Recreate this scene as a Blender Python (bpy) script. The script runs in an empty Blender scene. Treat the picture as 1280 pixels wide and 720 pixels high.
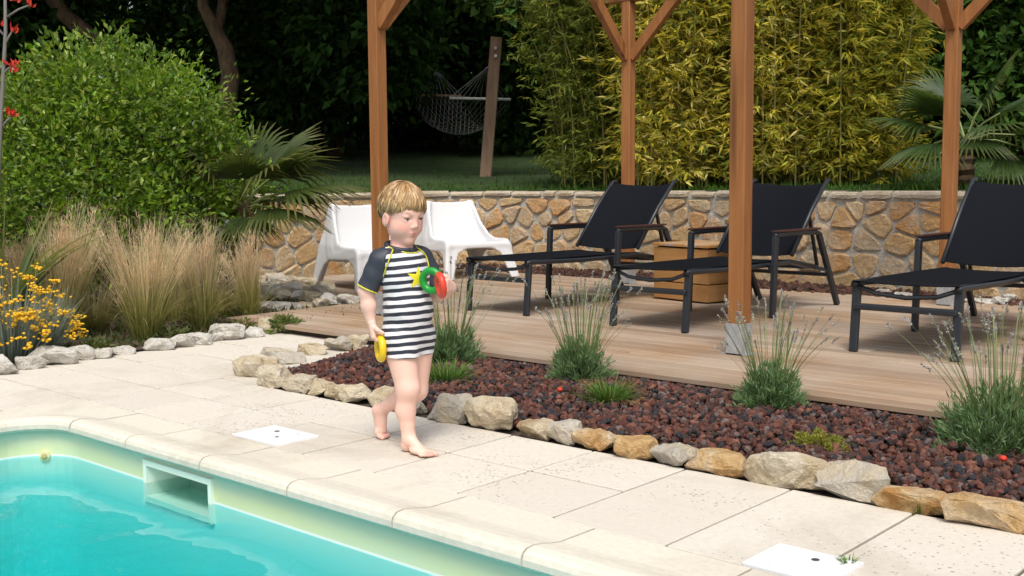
import bpy, bmesh, math, random
import numpy as np
from mathutils import Vector, Matrix
from mathutils.bvhtree import BVHTree

random.seed(7)
RNG = np.random.default_rng(7)
scene = bpy.context.scene
COL = scene.collection

# ------------------------------------------------------------------ camera
# world: X runs along the pool edge (towards the lower right of the photo), Y away from the pool, Z up; paving top is z = 0
F_PX = 1394.47
M = np.array([[0.746387, 0.058475, -0.662938],
              [0.665463, -0.077726, 0.742373],
              [-0.008117, -0.995258, -0.096927]])
CAM_H = 1.0
cam_d = bpy.data.cameras.new('camera')
cam_d.sensor_width = 36.0
cam_d.lens = 36.0 * F_PX / 1280.0
cam_d.clip_start = 0.05
cam_d.clip_end = 3000.0
cam_o = bpy.data.objects.new('camera', cam_d)
COL.objects.link(cam_o)
r_, d_, f_ = Vector(M[:, 0]), Vector(M[:, 1]), Vector(M[:, 2])
mw = Matrix((( r_.x, -d_.x, -f_.x, 0.0), (r_.y, -d_.y, -f_.y, 0.0), (r_.z, -d_.z, -f_.z, CAM_H), (0, 0, 0, 1)))
cam_o.matrix_world = mw
scene.camera = cam_o

# ------------------------------------------------------------------ light
SUN_EL, SUN_AZ = math.radians(58), math.radians(-50)      # azimuth from +X towards +Y: light from behind the camera's right
world = bpy.data.worlds.new('World')
scene.world = world
world.use_nodes = True
wn = world.node_tree.nodes
wl = world.node_tree.links
wn.clear()
w_out = wn.new('ShaderNodeOutputWorld')
w_bg = wn.new('ShaderNodeBackground')
w_sky = wn.new('ShaderNodeTexSky')
w_sky.sky_type = 'NISHITA'
w_sky.sun_disc = False
w_sky.sun_elevation = SUN_EL
w_sky.sun_rotation = math.pi / 2 - SUN_AZ
w_sky.air_density = 1.0
w_sky.dust_density = 4.0
w_sky.ozone_density = 1.0
w_hsv = wn.new('ShaderNodeHueSaturation')
w_hsv.inputs['Saturation'].default_value = 0.45            # thin cloud greys the sky
wl.new(w_sky.outputs[0], w_hsv.inputs['Color'])
wl.new(w_hsv.outputs[0], w_bg.inputs[0])
w_bg.inputs[1].default_value = 0.11
wl.new(w_bg.outputs[0], w_out.inputs[0])
sun_d = bpy.data.lights.new('sun', 'SUN')
sun_d.energy = 1.5
sun_d.angle = math.radians(18)
sun_d.color = (1.0, 0.95, 0.86)
sun_o = bpy.data.objects.new('sun', sun_d)
COL.objects.link(sun_o)
sd = Vector((math.cos(SUN_EL) * math.cos(SUN_AZ), math.cos(SUN_EL) * math.sin(SUN_AZ), math.sin(SUN_EL)))
sun_o.rotation_euler = sd.to_track_quat('Z', 'Y').to_euler()
sun_o.location = sd * 40

vs = scene.view_settings
vs.view_transform = 'Standard'
vs.look = 'None'
vs.gamma = 1.0
vs.use_curve_mapping = False
vs.exposure = 0.68

# ------------------------------------------------------------------ pixel helpers (photo pixels -> points on known planes)
def ray(px, py):
    return M @ np.array([px - 640.0, py - 360.0, F_PX])
def ground(px, py, z=0.0):
    r = ray(px, py); t = (z - CAM_H) / r[2]
    return Vector((r[0] * t, r[1] * t, z))
def at(px, py, depth):
    r = ray(px, py) * depth / F_PX
    return Vector((r[0], r[1], CAM_H + r[2]))
def on_y(px, py, y):
    r = ray(px, py); t = y / r[1]
    return Vector((r[0] * t, y, CAM_H + r[2] * t))

# ------------------------------------------------------------------ object helpers
def tag(o, label=None, cat=None, group=None, kind=None):
    if label: o['label'] = label
    if cat: o['category'] = cat
    if group: o['group'] = group
    if kind: o['kind'] = kind
    return o
def empty(name, loc=(0, 0, 0), rz=0.0):
    o = bpy.data.objects.new(name, None)
    o.empty_display_size = 0.1
    COL.objects.link(o)
    o.location = loc
    o.rotation_euler = (0, 0, rz)
    return o
def link(name, me, m=None, parent=None, loc=None):
    o = bpy.data.objects.new(name, me)
    COL.objects.link(o)
    if m is not None and len(me.materials) == 0:
        me.materials.append(m)
    if parent is not None: o.parent = parent
    if loc is not None: o.location = loc
    return o
def copy_tree(o, parent=None):
    c = o.copy()
    COL.objects.link(c)
    if parent is not None: c.parent = parent
    for ch in list(o.children):
        copy_tree(ch, c)
    return c
def np_mesh(name, V, F, cols=None, smooth=False):
    """V (n,3); F (m,3|4) array; cols (n,3) vertex colours"""
    V = np.asarray(V, dtype=np.float32); F = np.asarray(F, dtype=np.int32)
    me = bpy.data.meshes.new(name)
    k = F.shape[1]
    me.vertices.add(len(V)); me.vertices.foreach_set('co', V.ravel())
    me.loops.add(F.size); me.loops.foreach_set('vertex_index', F.ravel())
    me.polygons.add(len(F))
    me.polygons.foreach_set('loop_start', np.arange(len(F), dtype=np.int32) * k)
    try: me.polygons.foreach_set('loop_total', np.full(len(F), k, dtype=np.int32))
    except Exception: pass
    me.polygons.foreach_set('use_smooth', np.full(len(F), smooth, dtype=bool))
    if cols is not None:
        a = me.color_attributes.new('Col', 'FLOAT_COLOR', 'POINT')
        c4 = np.ones((len(V), 4), dtype=np.float32); c4[:, :3] = cols
        a.data.foreach_set('color', c4.ravel())
    me.update(calc_edges=True)
    me.validate()
    return me
class MB:
    """collects polygons"""
    def __init__(s): s.v = []; s.f = []
    def add(s, vs, fs):
        o = len(s.v); s.v += [tuple(x) for x in vs]; s.f += [tuple(i + o for i in f) for f in fs]
    def box(s, x0, x1, y0, y1, z0, z1):
        s.add([(x0, y0, z0), (x1, y0, z0), (x1, y1, z0), (x0, y1, z0), (x0, y0, z1), (x1, y0, z1), (x1, y1, z1), (x0, y1, z1)],
              [(3, 2, 1, 0), (4, 5, 6, 7), (0, 1, 5, 4), (1, 2, 6, 5), (2, 3, 7, 6), (3, 0, 4, 7)])
    def bar(s, a, b, w, h, up=(0, 0, 1)):
        a, b = Vector(a), Vector(b); d = (b - a).normalized()
        u = Vector(up); sx = d.cross(u)
        if sx.length < 1e-4: sx = d.cross(Vector((1, 0, 0)))
        sx.normalize(); uu = sx.cross(d).normalized()
        P = []
        for p in (a, b):
            for i, j in ((-1, -1), (1, -1), (1, 1), (-1, 1)):
                P.append(p + sx * (i * w / 2) + uu * (j * h / 2))
        s.add(P, [(0, 1, 2, 3), (7, 6, 5, 4), (0, 4, 5, 1), (1, 5, 6, 2), (2, 6, 7, 3), (3, 7, 4, 0)])
    def tube(s, pts, rad, n=8, cap=True):
        pts = [Vector(p) for p in pts]
        if not hasattr(rad, '__len__'): rad = [rad] * len(pts)
        prev = None; base = len(s.v)
        for i, p in enumerate(pts):
            t = (pts[min(i + 1, len(pts) - 1)] - pts[max(i - 1, 0)]).normalized()
            if prev is None:
                a = Vector((0, 0, 1)) if abs(t.z) < 0.9 else Vector((1, 0, 0))
                u = t.cross(a).normalized()
            else:
                u = (prev - t * prev.dot(t)).normalized()
            prev = u; w = t.cross(u)
            for k in range(n):
                an = 2 * math.pi * k / n
                s.v.append(tuple(p + (u * math.cos(an) + w * math.sin(an)) * rad[i]))
        for i in range(len(pts) - 1):
            for k in range(n):
                a = base + i * n + k; b = base + i * n + (k + 1) % n
                s.f.append((a, b, b + n, a + n))
        if cap:
            s.f.append(tuple(base + k for k in reversed(range(n))))
            e = base + (len(pts) - 1) * n
            s.f.append(tuple(e + k for k in range(n)))
    def mesh(s, name, smooth=False, bevel=0.0, seg=1):
        me = bpy.data.meshes.new(name)
        me.from_pydata(s.v, [], s.f)
        if bevel > 0:
            bm = bmesh.new(); bm.from_mesh(me)
            bmesh.ops.recalc_face_normals(bm, faces=bm.faces)
            bmesh.ops.bevel(bm, geom=list(bm.edges), offset=bevel, segments=seg, affect='EDGES', clamp_overlap=True)
            bm.to_mesh(me); bm.free()
        else:
            bm = bmesh.new(); bm.from_mesh(me)
            bmesh.ops.recalc_face_normals(bm, faces=bm.faces)
            bm.to_mesh(me); bm.free()
        if smooth:
            me.polygons.foreach_set('use_smooth', [True] * len(me.polygons))
        me.update()
        return me
    def build(s, name, m, parent=None, **kw):
        return link(name, s.mesh(name, **kw), m, parent)

# ------------------------------------------------------------------ materials
class NT:
    def __init__(s, name):
        s.m = bpy.data.materials.new(name); s.m.use_nodes = True
        s.n = s.m.node_tree.nodes; s.l = s.m.node_tree.links
        s.n.clear()
        s.out = s.n.new('ShaderNodeOutputMaterial')
        s.p = s.n.new('ShaderNodeBsdfPrincipled')
        s.l.new(s.p.outputs[0], s.out.inputs[0])
        s._co = None
    def nd(s, t, **kw):
        n = s.n.new(t)
        for k, v in kw.items():
            if k in n.inputs: n.inputs[k].default_value = v
            else: setattr(n, k, v)
        return n
    def co(s, scale=(1, 1, 1), which='Object'):
        tc = s.n.new('ShaderNodeTexCoord'); mp = s.n.new('ShaderNodeMapping')
        mp.inputs['Scale'].default_value = scale
        s.l.new(tc.outputs[which], mp.inputs[0])
        return mp.outputs[0]
    def wco(s, scale=(1, 1, 1)):          # world position
        g = s.n.new('ShaderNodeNewGeometry'); mp = s.n.new('ShaderNodeMapping')
        mp.inputs['Scale'].default_value = scale
        s.l.new(g.outputs['Position'], mp.inputs[0])
        return mp.outputs[0]
    def noise(s, vec, scale, detail=3, rough=0.55, dist=0.0):
        n = s.nd('ShaderNodeTexNoise'); n.inputs['Scale'].default_value = scale
        n.inputs['Detail'].default_value = detail; n.inputs['Roughness'].default_value = rough
        n.inputs['Distortion'].default_value = dist
        s.l.new(vec, n.inputs['Vector'])
        return n.outputs[0]
    def ramp(s, fac, stops):
        r = s.n.new('ShaderNodeValToRGB'); e = r.color_ramp.elements
        while len(e) < len(stops): e.new(0.5)
        for i, (p, c) in enumerate(stops):
            e[i].position = p; e[i].color = (*c, 1) if len(c) == 3 else c
        s.l.new(fac, r.inputs[0])
        return r.outputs[0]
    def mix(s, fac, a, b, mode='MIX'):
        m = s.n.new('ShaderNodeMix'); m.data_type = 'RGBA'; m.blend_type = mode
        for sock, v in ((m.inputs[0], fac), (m.inputs[6], a), (m.inputs[7], b)):
            if hasattr(v, 'is_linked'): s.l.new(v, sock)
            elif isinstance(v, (int, float)): sock.default_value = v
            else: sock.default_value = (*v, 1)
        return m.outputs[2]
    def math(s, op, a, b=0.0, c=0.0):
        m = s.n.new('ShaderNodeMath'); m.operation = op
        for i, v in enumerate((a, b, c)):
            if hasattr(v, 'is_linked'): s.l.new(v, m.inputs[i])
            else: m.inputs[i].default_value = v
        return m.outputs[0]
    def attr(s, name='Col'):
        a = s.n.new('ShaderNodeAttribute'); a.attribute_name = name
        return a.outputs['Color']
    def orand(s):
        return s.n.new('ShaderNodeObjectInfo').outputs['Random']
    def base(s, v):
        if hasattr(v, 'is_linked'): s.l.new(v, s.p.inputs['Base Color'])
        else: s.p.inputs['Base Color'].default_value = (*v, 1)
    def bump(s, h, strength=0.3, dist=0.01):
        b = s.n.new('ShaderNodeBump'); b.inputs['Strength'].default_value = strength; b.inputs['Distance'].default_value = dist
        s.l.new(h, b.inputs['Height']); s.l.new(b.outputs[0], s.p.inputs['Normal'])
        return b
    def rough(s, v):
        if hasattr(v, 'is_linked'): s.l.new(v, s.p.inputs['Roughness'])
        else: s.p.inputs['Roughness'].default_value = v
def plain(name, c, rough=0.6, metal=0.0, spec=0.5):
    t = NT(name); t.base(c); t.rough(rough); t.p.inputs['Metallic'].default_value = metal
    t.p.inputs['Specular IOR Level'].default_value = spec
    return t.m
def leaf_mat(name, trans=0.35, rough=0.5, spec=0.3, gain=1.0):
    t = NT(name)
    c = t.attr()
    t.base(c); t.rough(rough); t.p.inputs['Specular IOR Level'].default_value = spec
    tr = t.nd('ShaderNodeBsdfTranslucent')
    cc = t.mix(1.0, c, (1.25, 1.15, 0.6), 'MULTIPLY')
    t.l.new(cc, tr.inputs[0])
    ms = t.nd('ShaderNodeMixShader'); ms.inputs[0].default_value = trans
    t.l.new(t.p.outputs[0], ms.inputs[1]); t.l.new(tr.outputs[0], ms.inputs[2])
    t.l.new(ms.outputs[0], t.out.inputs[0])
    return t.m

MT = {}
MT['leaf'] = leaf_mat('leaf')
MT['leaf_dark'] = leaf_mat('leaf_shade', 0.2, 0.9, 0.05)
MT['leaf_bamboo'] = leaf_mat('leaf_bamboo', 0.5, 0.55, 0.25)
MT['leaf_gloss'] = leaf_mat('leaf_gloss', 0.42, 0.38, 0.5)
MT['grass'] = leaf_mat('grass_blade', 0.3, 0.6, 0.2)
# paving stone: cream reconstituted limestone with dark pits
def stone_slab(name, c1, c2, pit):
    t = NT(name); w = t.wco()
    n1 = t.noise(w, 3.0, 5, 0.6); n2 = t.noise(w, 45, 4, 0.6)
    c = t.mix(t.math('MULTIPLY', n1, 1.0), c1, c2)
    c = t.mix(0.25, c, t.ramp(n2, [(0.3, (0.45, 0.40, 0.33)), (0.7, (0.95, 0.9, 0.8))]), 'MULTIPLY')
    r = t.orand()
    c = t.mix(t.math('MULTIPLY', r, 0.45), c, (0.55, 0.50, 0.435))
    stain = t.ramp(t.noise(w, 1.3, 4, 0.65, 0.6), [(0.5, (1, 1, 1)), (0.72, (0.72, 0.69, 0.65))])
    c = t.mix(0.8, c, stain, 'MULTIPLY')
    h = n2
    if pit > 0:
        v = t.nd('ShaderNodeTexVoronoi'); v.inputs['Scale'].default_value = 62
        t.l.new(w, v.inputs['Vector'])
        big = t.noise(w, 2.2, 2, 0.5)
        thr = t.math('MULTIPLY', t.math('SUBTRACT', big, 0.33), 1.15 * pit)
        sel = t.nd('ShaderNodeSeparateColor'); t.l.new(v.outputs['Color'], sel.inputs[0])
        rad = t.math('MULTIPLY', t.math('MAXIMUM', thr, 0.0), sel.outputs[0])
        pitm = t.math('LESS_THAN', v.outputs['Distance'], rad)
        c = t.mix(t.math('MULTIPLY', pitm, 0.6), c, (0.16, 0.14, 0.12))
        h = t.math('SUBTRACT', n2, t.math('MULTIPLY', pitm, 1.5))
    t.base(c); t.rough(0.85); t.p.inputs['Specular IOR Level'].default_value = 0.25
    t.bump(h, 0.35, 0.004)
    return t.m
MT['slab'] = stone_slab('paving_stone', (0.655, 0.61, 0.535), (0.70, 0.665, 0.605), 1.0)
MT['coping'] = stone_slab('coping_stone', (0.695, 0.655, 0.56), (0.73, 0.695, 0.61), 0.0)
MT['grout'] = plain('mortar_joint', (0.11, 0.095, 0.08), 0.95)
MT['soil'] = None
t = NT('soil'); w = t.wco(); n = t.noise(w, 25, 6, 0.7)
t.base(t.ramp(n, [(0.3, (0.035, 0.025, 0.018)), (0.7, (0.12, 0.09, 0.06))])); t.rough(0.95); t.bump(n, 0.8, 0.03); MT['soil'] = t.m
# rocks
def rock_mat(name, a, b, c_, white=0.3):
    t = NT(name); o = t.co((1, 1, 1))
    rnd = t.orand()
    ofs = t.nd('ShaderNodeVectorMath', operation='ADD'); cmb = t.nd('ShaderNodeCombineXYZ')
    t.l.new(t.math('MULTIPLY', rnd, 37.0), cmb.inputs[0]); t.l.new(t.math('MULTIPLY', rnd, 91.0), cmb.inputs[2])
    t.l.new(o, ofs.inputs[0]); t.l.new(cmb.outputs[0], ofs.inputs[1])
    v = ofs.outputs[0]
    n1 = t.noise(v, 9, 5, 0.62, 0.4); n2 = t.noise(v, 60, 5, 0.7); n3 = t.noise(v, 4, 3, 0.5)
    c = t.ramp(n1, [(0.34, a), (0.50, b), (0.63, c_)])
    c = t.mix(t.ramp(n3, [(0.5, (0, 0, 0)), (0.62, (white, white, white))]), c, (0.62, 0.58, 0.50))
    c = t.mix(0.5, c, t.ramp(n2, [(0.3, (0.5, 0.47, 0.43)), (0.65, (1, 1, 1))]), 'MULTIPLY')
    c = t.mix(t.math('MULTIPLY', rnd, 0.5), c, b)
    t.base(c); t.rough(0.9); t.p.inputs['Specular IOR Level'].default_value = 0.2
    t.bump(t.math('ADD', n2, t.math('MULTIPLY', n1, 1.5)), 1.0, 0.02)
    return t.m
MT['rock_tan'] = rock_mat('tan_limestone', (0.46, 0.33, 0.18), (0.64, 0.54, 0.38), (0.72, 0.65, 0.52))
MT['rock_ochre'] = rock_mat('ochre_limestone', (0.42, 0.20, 0.06), (0.60, 0.40, 0.19), (0.70, 0.57, 0.40), 0.45)
MT['rock_grey'] = rock_mat('grey_limestone', (0.40, 0.36, 0.30), (0.58, 0.53, 0.45), (0.64, 0.52, 0.34))
MT['rock_white'] = rock_mat('white_limestone', (0.48, 0.42, 0.34), (0.68, 0.65, 0.59), (0.75, 0.73, 0.69), 0.6)
MT['wallstone'] = rock_mat('wall_stone', (0.22, 0.13, 0.06), (0.40, 0.28, 0.15), (0.50, 0.40, 0.27), 0.15)
# per-stone tint of wall stones
t = NT('wall_stone_tinted'); o = t.wco(); rnd = t.orand()
n1 = t.noise(o, 7, 5, 0.6, 0.5); n2 = t.noise(o, 40, 5, 0.7)
ca = t.ramp(rnd, [(0.0, (0.46, 0.31, 0.16)), (0.25, (0.43, 0.33, 0.20)), (0.45, (0.50, 0.41, 0.28)), (0.62, (0.36, 0.31, 0.24)), (0.78, (0.47, 0.27, 0.12)), (0.9, (0.40, 0.20, 0.08)), (1.0, (0.46, 0.38, 0.26))])
c = t.mix(t.ramp(n1, [(0.35, (0, 0, 0)), (0.7, (1, 1, 1))]), ca, (0.42, 0.27, 0.13))
c = t.mix(t.ramp(t.noise(o, 3.5, 4, 0.6), [(0.5, (0, 0, 0)), (0.7, (0.6, 0.6, 0.6))]), c, (0.45, 0.41, 0.34))
c = t.mix(0.65, c, t.ramp(n2, [(0.3, (0.42, 0.38, 0.33)), (0.65, (1, 1, 1))]), 'MULTIPLY')
c = t.mix(1.0, c, (1.42, 1.40, 1.36), 'MULTIPLY')
t.base(c); t.rough(0.9); t.bump(t.math('ADD', n2, n1), 0.8, 0.02); t.p.inputs['Specular IOR Level'].default_value = 0.2
MT['wallstone'] = t.m
t = NT('wall_mortar'); o = t.wco(); n = t.noise(o, 18, 5, 0.7)
t.base(t.ramp(n, [(0.3, (0.36, 0.34, 0.29)), (0.7, (0.60, 0.57, 0.50))])); t.rough(0.95); t.bump(n, 0.9, 0.03); MT['mortar'] = t.m
# wood
def wood(name, dark, light, axis=0, scale=1.0, rough=0.6, vary=0.3, grey=None):
    t = NT(name)
    sc = [9.0, 9.0, 9.0]; sc[axis] = 0.55
    o = t.co(tuple(x * scale for x in sc)); rnd = t.orand()
    ofs = t.nd('ShaderNodeVectorMath', operation='ADD'); cmb = t.nd('ShaderNodeCombineXYZ')
    for i in range(3): t.l.new(t.math('MULTIPLY', rnd, 53.0 + 17 * i), cmb.inputs[i])
    t.l.new(o, ofs.inputs[0]); t.l.new(cmb.outputs[0], ofs.inputs[1])
    n1 = t.noise(ofs.outputs[0], 1.6, 5, 0.6, 0.8); n2 = t.noise(ofs.outputs[0], 9.0, 4, 0.7, 0.3)
    c = t.ramp(t.math('ADD', t.math('MULTIPLY', n1, 0.7), t.math('MULTIPLY', n2, 0.3)), [(0.32, dark), (0.62, light)])
    k = t.nd('ShaderNodeTexVoronoi'); k.inputs['Scale'].default_value = 0.55; t.l.new(ofs.outputs[0], k.inputs['Vector'])
    c = t.mix(t.ramp(k.outputs['Distance'], [(0.05, (0.8, 0.8, 0.8)), (0.14, (0, 0, 0))]), c, tuple(x * 0.45 for x in dark))
    if grey: c = t.mix(t.ramp(t.noise(t.wco(), 1.1, 4, 0.6), [(0.35, (0, 0, 0)), (0.65, (0.85, 0.85, 0.85))]), c, grey)
    c = t.mix(t.math('MULTIPLY', rnd, vary), c, tuple(x * 0.62 for x in dark))
    t.base(c); t.rough(rough); t.p.inputs['Specular IOR Level'].default_value = 0.3
    t.bump(n2, 0.25, 0.004)
    return t.m
MT['post'] = wood('orange_pine_post', (0.215, 0.082, 0.024), (0.36, 0.155, 0.052), 2, 1.0, 0.55, 0.25)
MT['beam'] = wood('orange_pine_beam', (0.20, 0.078, 0.024), (0.33, 0.14, 0.048), 0, 1.0, 0.55, 0.12)
MT['plank'] = wood('weathered_larch', (0.22, 0.125, 0.065), (0.46, 0.315, 0.20), 0, 1.0, 0.75, 0.45, (0.43, 0.36, 0.295))
MT['crate'] = wood('crate_larch', (0.36, 0.17, 0.055), (0.50, 0.27, 0.10), 0, 1.0, 0.6, 0.25)
MT['driftwood'] = wood('weathered_post', (0.16, 0.095, 0.06), (0.27, 0.18, 0.12), 2, 1.0, 0.85, 0.1)
t = NT('galvanised'); n = t.noise(t.co(), 30, 3); t.base(t.ramp(n, [(0.3, (0.42, 0.45, 0.48)), (0.7, (0.60, 0.63, 0.66))])); t.rough(0.4); t.p.inputs['Metallic'].default_value = 0.6; MT['galv'] = t.m
MT['frame'] = plain('anthracite_aluminium', (0.018, 0.022, 0.028), 0.38, 0.0, 0.5)
t = NT('black_mesh_sling'); o = t.co()
wv = t.nd('ShaderNodeTexChecker'); wv.inputs['Scale'].default_value = 420; t.l.new(o, wv.inputs['Vector'])
t.base((0.006, 0.0072, 0.0105)); t.rough(0.85); t.bump(wv.outputs[1], 0.25, 0.002); t.p.inputs['Specular IOR Level'].default_value = 0.12; MT['sling'] = t.m
MT['arm'] = plain('dark_red_armrest', (0.075, 0.030, 0.022), 0.45)
MT['white'] = plain('white_plastic', (0.69, 0.69, 0.70), 0.42)
MT['lid'] = plain('white_lid', (0.74, 0.75, 0.76), 0.5)
MT['bark'] = None
t = NT('bark'); o = t.co((1, 1, 0.25)); n = t.noise(o, 14, 6, 0.7)
t.base(t.ramp(n, [(0.3, (0.035, 0.022, 0.012)), (0.7, (0.15, 0.095, 0.05))])); t.rough(0.95); t.bump(n, 0.9, 0.04); MT['bark'] = t.m
MT['cane'] = plain('bamboo_cane', (0.17, 0.16, 0.045), 0.6)
MT['rope'] = plain('hammock_rope', (0.22, 0.22, 0.21), 0.9)
MT['red'] = plain('red_flower', (0.55, 0.035, 0.015), 0.6)
MT['yellow_flower'] = plain('yellow_flower', (0.72, 0.42, 0.010), 0.7)
MT['stem_grey'] = plain('grey_stem', (0.16, 0.15, 0.14), 0.8)
t = NT('capping'); o = t.wco(); n1 = t.noise(o, 6, 5, .65); n2 = t.noise(o, 40, 5, .7)
c = t.mix(t.orand(), t.ramp(n1, [(.35, (.50, .38, .24)), (.6, (.60, .53, .42))]), (.58, .50, .38)); c = t.mix(.6, c, t.ramp(n2, [(.3, (.5, .46, .42)), (.65, (1, 1, 1))]), 'MULTIPLY')
t.base(c); t.rough(.9); t.bump(t.math('ADD', n1, n2), .8, .02); MT['capstone'] = t.m
# ================================================================== SETTING
def catmull(P, n=8):
    P = [Vector(p) for p in P]; out = []
    for i in range(len(P) - 1):
        p0 = P[max(i - 1, 0)]; p1 = P[i]; p2 = P[i + 1]; p3 = P[min(i + 2, len(P) - 1)]
        for k in range(n):
            u = k / n
            out.append(0.5 * ((2 * p1) + (p2 - p0) * u + (2 * p0 - 5 * p1 + 4 * p2 - p3) * u * u + (3 * p1 - p0 - 3 * p2 + p3) * u ** 3))
    out.append(P[-1])
    return out
def lerp(a, b, t): return a + (b - a) * t

# ---- pool outline: lip of the coping
LIP_Y, LIP_X, RC = 2.163, -4.60, 0.20
WATER_Z = -0.150
FLOOR_Z = -1.35
X_END, Y_END = 5.5, -1.95
SK0, SK1 = on_y(186, 590, 2.2).x, on_y(263, 610, 2.2).x      # skimmer mouth
CC = Vector((LIP_X + RC, LIP_Y - RC, 0))
def coping_pt(kind, s, off):
    """point on the outline at distance off outside the lip"""
    if kind == 'x': return (s, LIP_Y + off)
    if kind == 'y': return (LIP_X - off, s)
    nx, ny = -math.sin(s), math.cos(s)             # s: 0 (facing +Y) .. pi/2 (facing -X)
    R = RC + 0.32
    lim = min(R / max(abs(nx), 1e-6), R / max(ny, 1e-6)) - RC
    o = off * (lim / 0.32) if off > 0.19 else off
    return (CC.x + nx * (RC + o), CC.y + ny * (RC + o))
PROFILE = [(0.06, -0.036), (0.012, -0.036), (0.0, -0.024), (0.0, -0.006), (0.006, 0.008), (0.020, 0.018), (0.048, 0.021), (0.09, 0.015), (0.125, 0.007), (0.165, 0.001), (0.32, 0.0), (0.32, -0.055)]
coping = empty('pool_coping')
tag(coping, kind='structure')
def coping_stone(kind, a, b, n):
    g_ = 0.0035
    if kind != 'c': a += g_; b -= g_
    m = MB(); P = []
    for i in range(n + 1):
        s = lerp(a, b, i / n)
        for off, z in PROFILE:
            P.append((*coping_pt(kind, s, off), z))
    k = len(PROFILE); Fs = []
    for i in range(n):
        for j in range(k):
            Fs.append((i * k + j, i * k + (j + 1) % k, (i + 1) * k + (j + 1) % k, (i + 1) * k + j))
    Fs += [tuple(range(k)), tuple(reversed(range(n * k, n * k + k)))]
    m.add(P, Fs)
    o = m.build('coping_stone', MT['coping'], coping)
    return o
xs = [-4.39] + [-3.946 + 0.51 * i for i in range(19)]
for a, b in zip(xs[:-1], xs[1:]): coping_stone('x', a, b, 1)
coping_stone('c', 0.0, math.pi / 2, 8)
y = LIP_Y - RC
while y > Y_END:
    coping_stone('y', y - 0.51, y, 1); y -= 0.51
# grout bed seen in the joints between the coping stones
m = MB(); Pg = []
m.box(-4.38, 5.7, LIP_Y + 0.07, 2.479, -0.06, -0.006)
m.box(LIP_X - 0.316, LIP_X - 0.07, Y_END - 0.4, 1.96, -0.06, -0.006)
link('coping_mortar', m.mesh('coping_mortar'), MT['grout'], coping)
m = MB(); m.box(-4.38, 5.7, LIP_Y + 0.006, LIP_Y + 0.10, -0.030, 0.004)
link('joint_mortar', m.mesh('joint_mortar'), plain('coping_joint', (0.42, 0.36, 0.29), .95), coping)

# ---- pool shell (liner) with an opening for the skimmer
t = NT('pool_liner'); w = t.wco()
sep = t.nd('ShaderNodeSeparateXYZ'); t.l.new(w, sep.inputs[0])
wob = t.math('MULTIPLY', t.math('SUBTRACT', t.noise(w, 2.5, 3), 0.5), 0.05)
zz = t.math('ADD', sep.outputs[2], wob)
mr = t.nd('ShaderNodeMapRange'); mr.inputs[1].default_value = -0.15; mr.inputs[2].default_value = -0.03
t.l.new(zz, mr.inputs[0])
band = t.ramp(mr.outputs[0], [(0.0, (0.66, 0.70, 0.42)), (0.30, (0.62, 0.66, 0.38)), (0.55, (0.60, 0.63, 0.42)), (0.85, (0.44, 0.60, 0.47)), (1.0, (0.36, 0.56, 0.47))])
band = t.mix(t.ramp(t.noise(t.wco((1, 1, 6)), 1.6, 4), [(0.4, (0, 0, 0)), (0.75, (0.55, 0.55, 0.55))]), band, (0.50, 0.66, 0.52))
lin = t.math('GREATER_THAN', sep.outputs[2], WATER_Z + 0.005)
c = t.mix(lin, (0.44, 0.84, 0.80), band)
scum = t.math('LESS_THAN', t.math('ABSOLUTE', t.math('SUBTRACT', sep.outputs[2], WATER_Z + 0.006)), 0.004)
c = t.mix(scum, c, (0.78, 0.80, 0.74))
t.base(c); t.rough(0.5); MT['liner'] = t.m
WO = 0.037
path = [(X_END, LIP_Y + WO), (SK1, LIP_Y + WO), (SK0, LIP_Y + WO), (CC.x, LIP_Y + WO)]
for i in range(1, 9):
    a = i / 8 * math.pi / 2
    path.append((CC.x - math.sin(a) * (RC + WO), CC.y + math.cos(a) * (RC + WO)))
path += [(LIP_X - WO, Y_END), (X_END, Y_END)]
m = MB(); n = len(path)
SK_T = on_y(188, 582, 2.2).z; SK_B = WATER_Z - 0.05
for i in range(n):
    (x0, y0), (x1, y1) = path[i], path[(i + 1) % n]
    lv = [-0.034, SK_T, SK_B, FLOOR_Z] if i == 1 else [-0.034, FLOOR_Z]
    for j in range(len(lv) - 1):
        if i == 1 and j == 1: continue
        m.add([(x0, y0, lv[j]), (x1, y1, lv[j]), (x1, y1, lv[j + 1]), (x0, y0, lv[j + 1])], [(0, 1, 2, 3)])
m.add([(x, y, FLOOR_Z) for x, y in path], [tuple(range(n))])
shell = m.build('pool_shell', MT['liner']); tag(shell, kind='structure')
# ---- skimmer: white frame and throat in the pool wall
sk = empty('pool_skimmer', (0, 0, 0)); tag(sk, 'white skimmer mouth set in the green pool wall under the coping', 'skimmer')
t = NT('skimmer_plastic'); n_ = t.noise(t.wco((1, 1, 5)), 5, 3)
t.base(t.ramp(n_, [(0.35, (0.72, 0.82, 0.70)), (0.65, (0.78, 0.82, 0.72))])); t.rough(0.45); MT['skim'] = t.m
yw = LIP_Y + WO
m = MB()
fw = 0.022
m.box(SK0 - fw, SK0, yw - 0.012, yw + 0.002, SK_B - fw, SK_T + fw)
m.box(SK1, SK1 + fw, yw - 0.012, yw + 0.002, SK_B - fw, SK_T + fw)
m.box(SK0, SK1, yw - 0.012, yw + 0.002, SK_T, SK_T + fw)
m.box(SK0, SK1, yw - 0.012, yw + 0.002, SK_B - fw, SK_B)
m.build('frame', MT['skim'], sk)
m = MB(); D = 0.17
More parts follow.
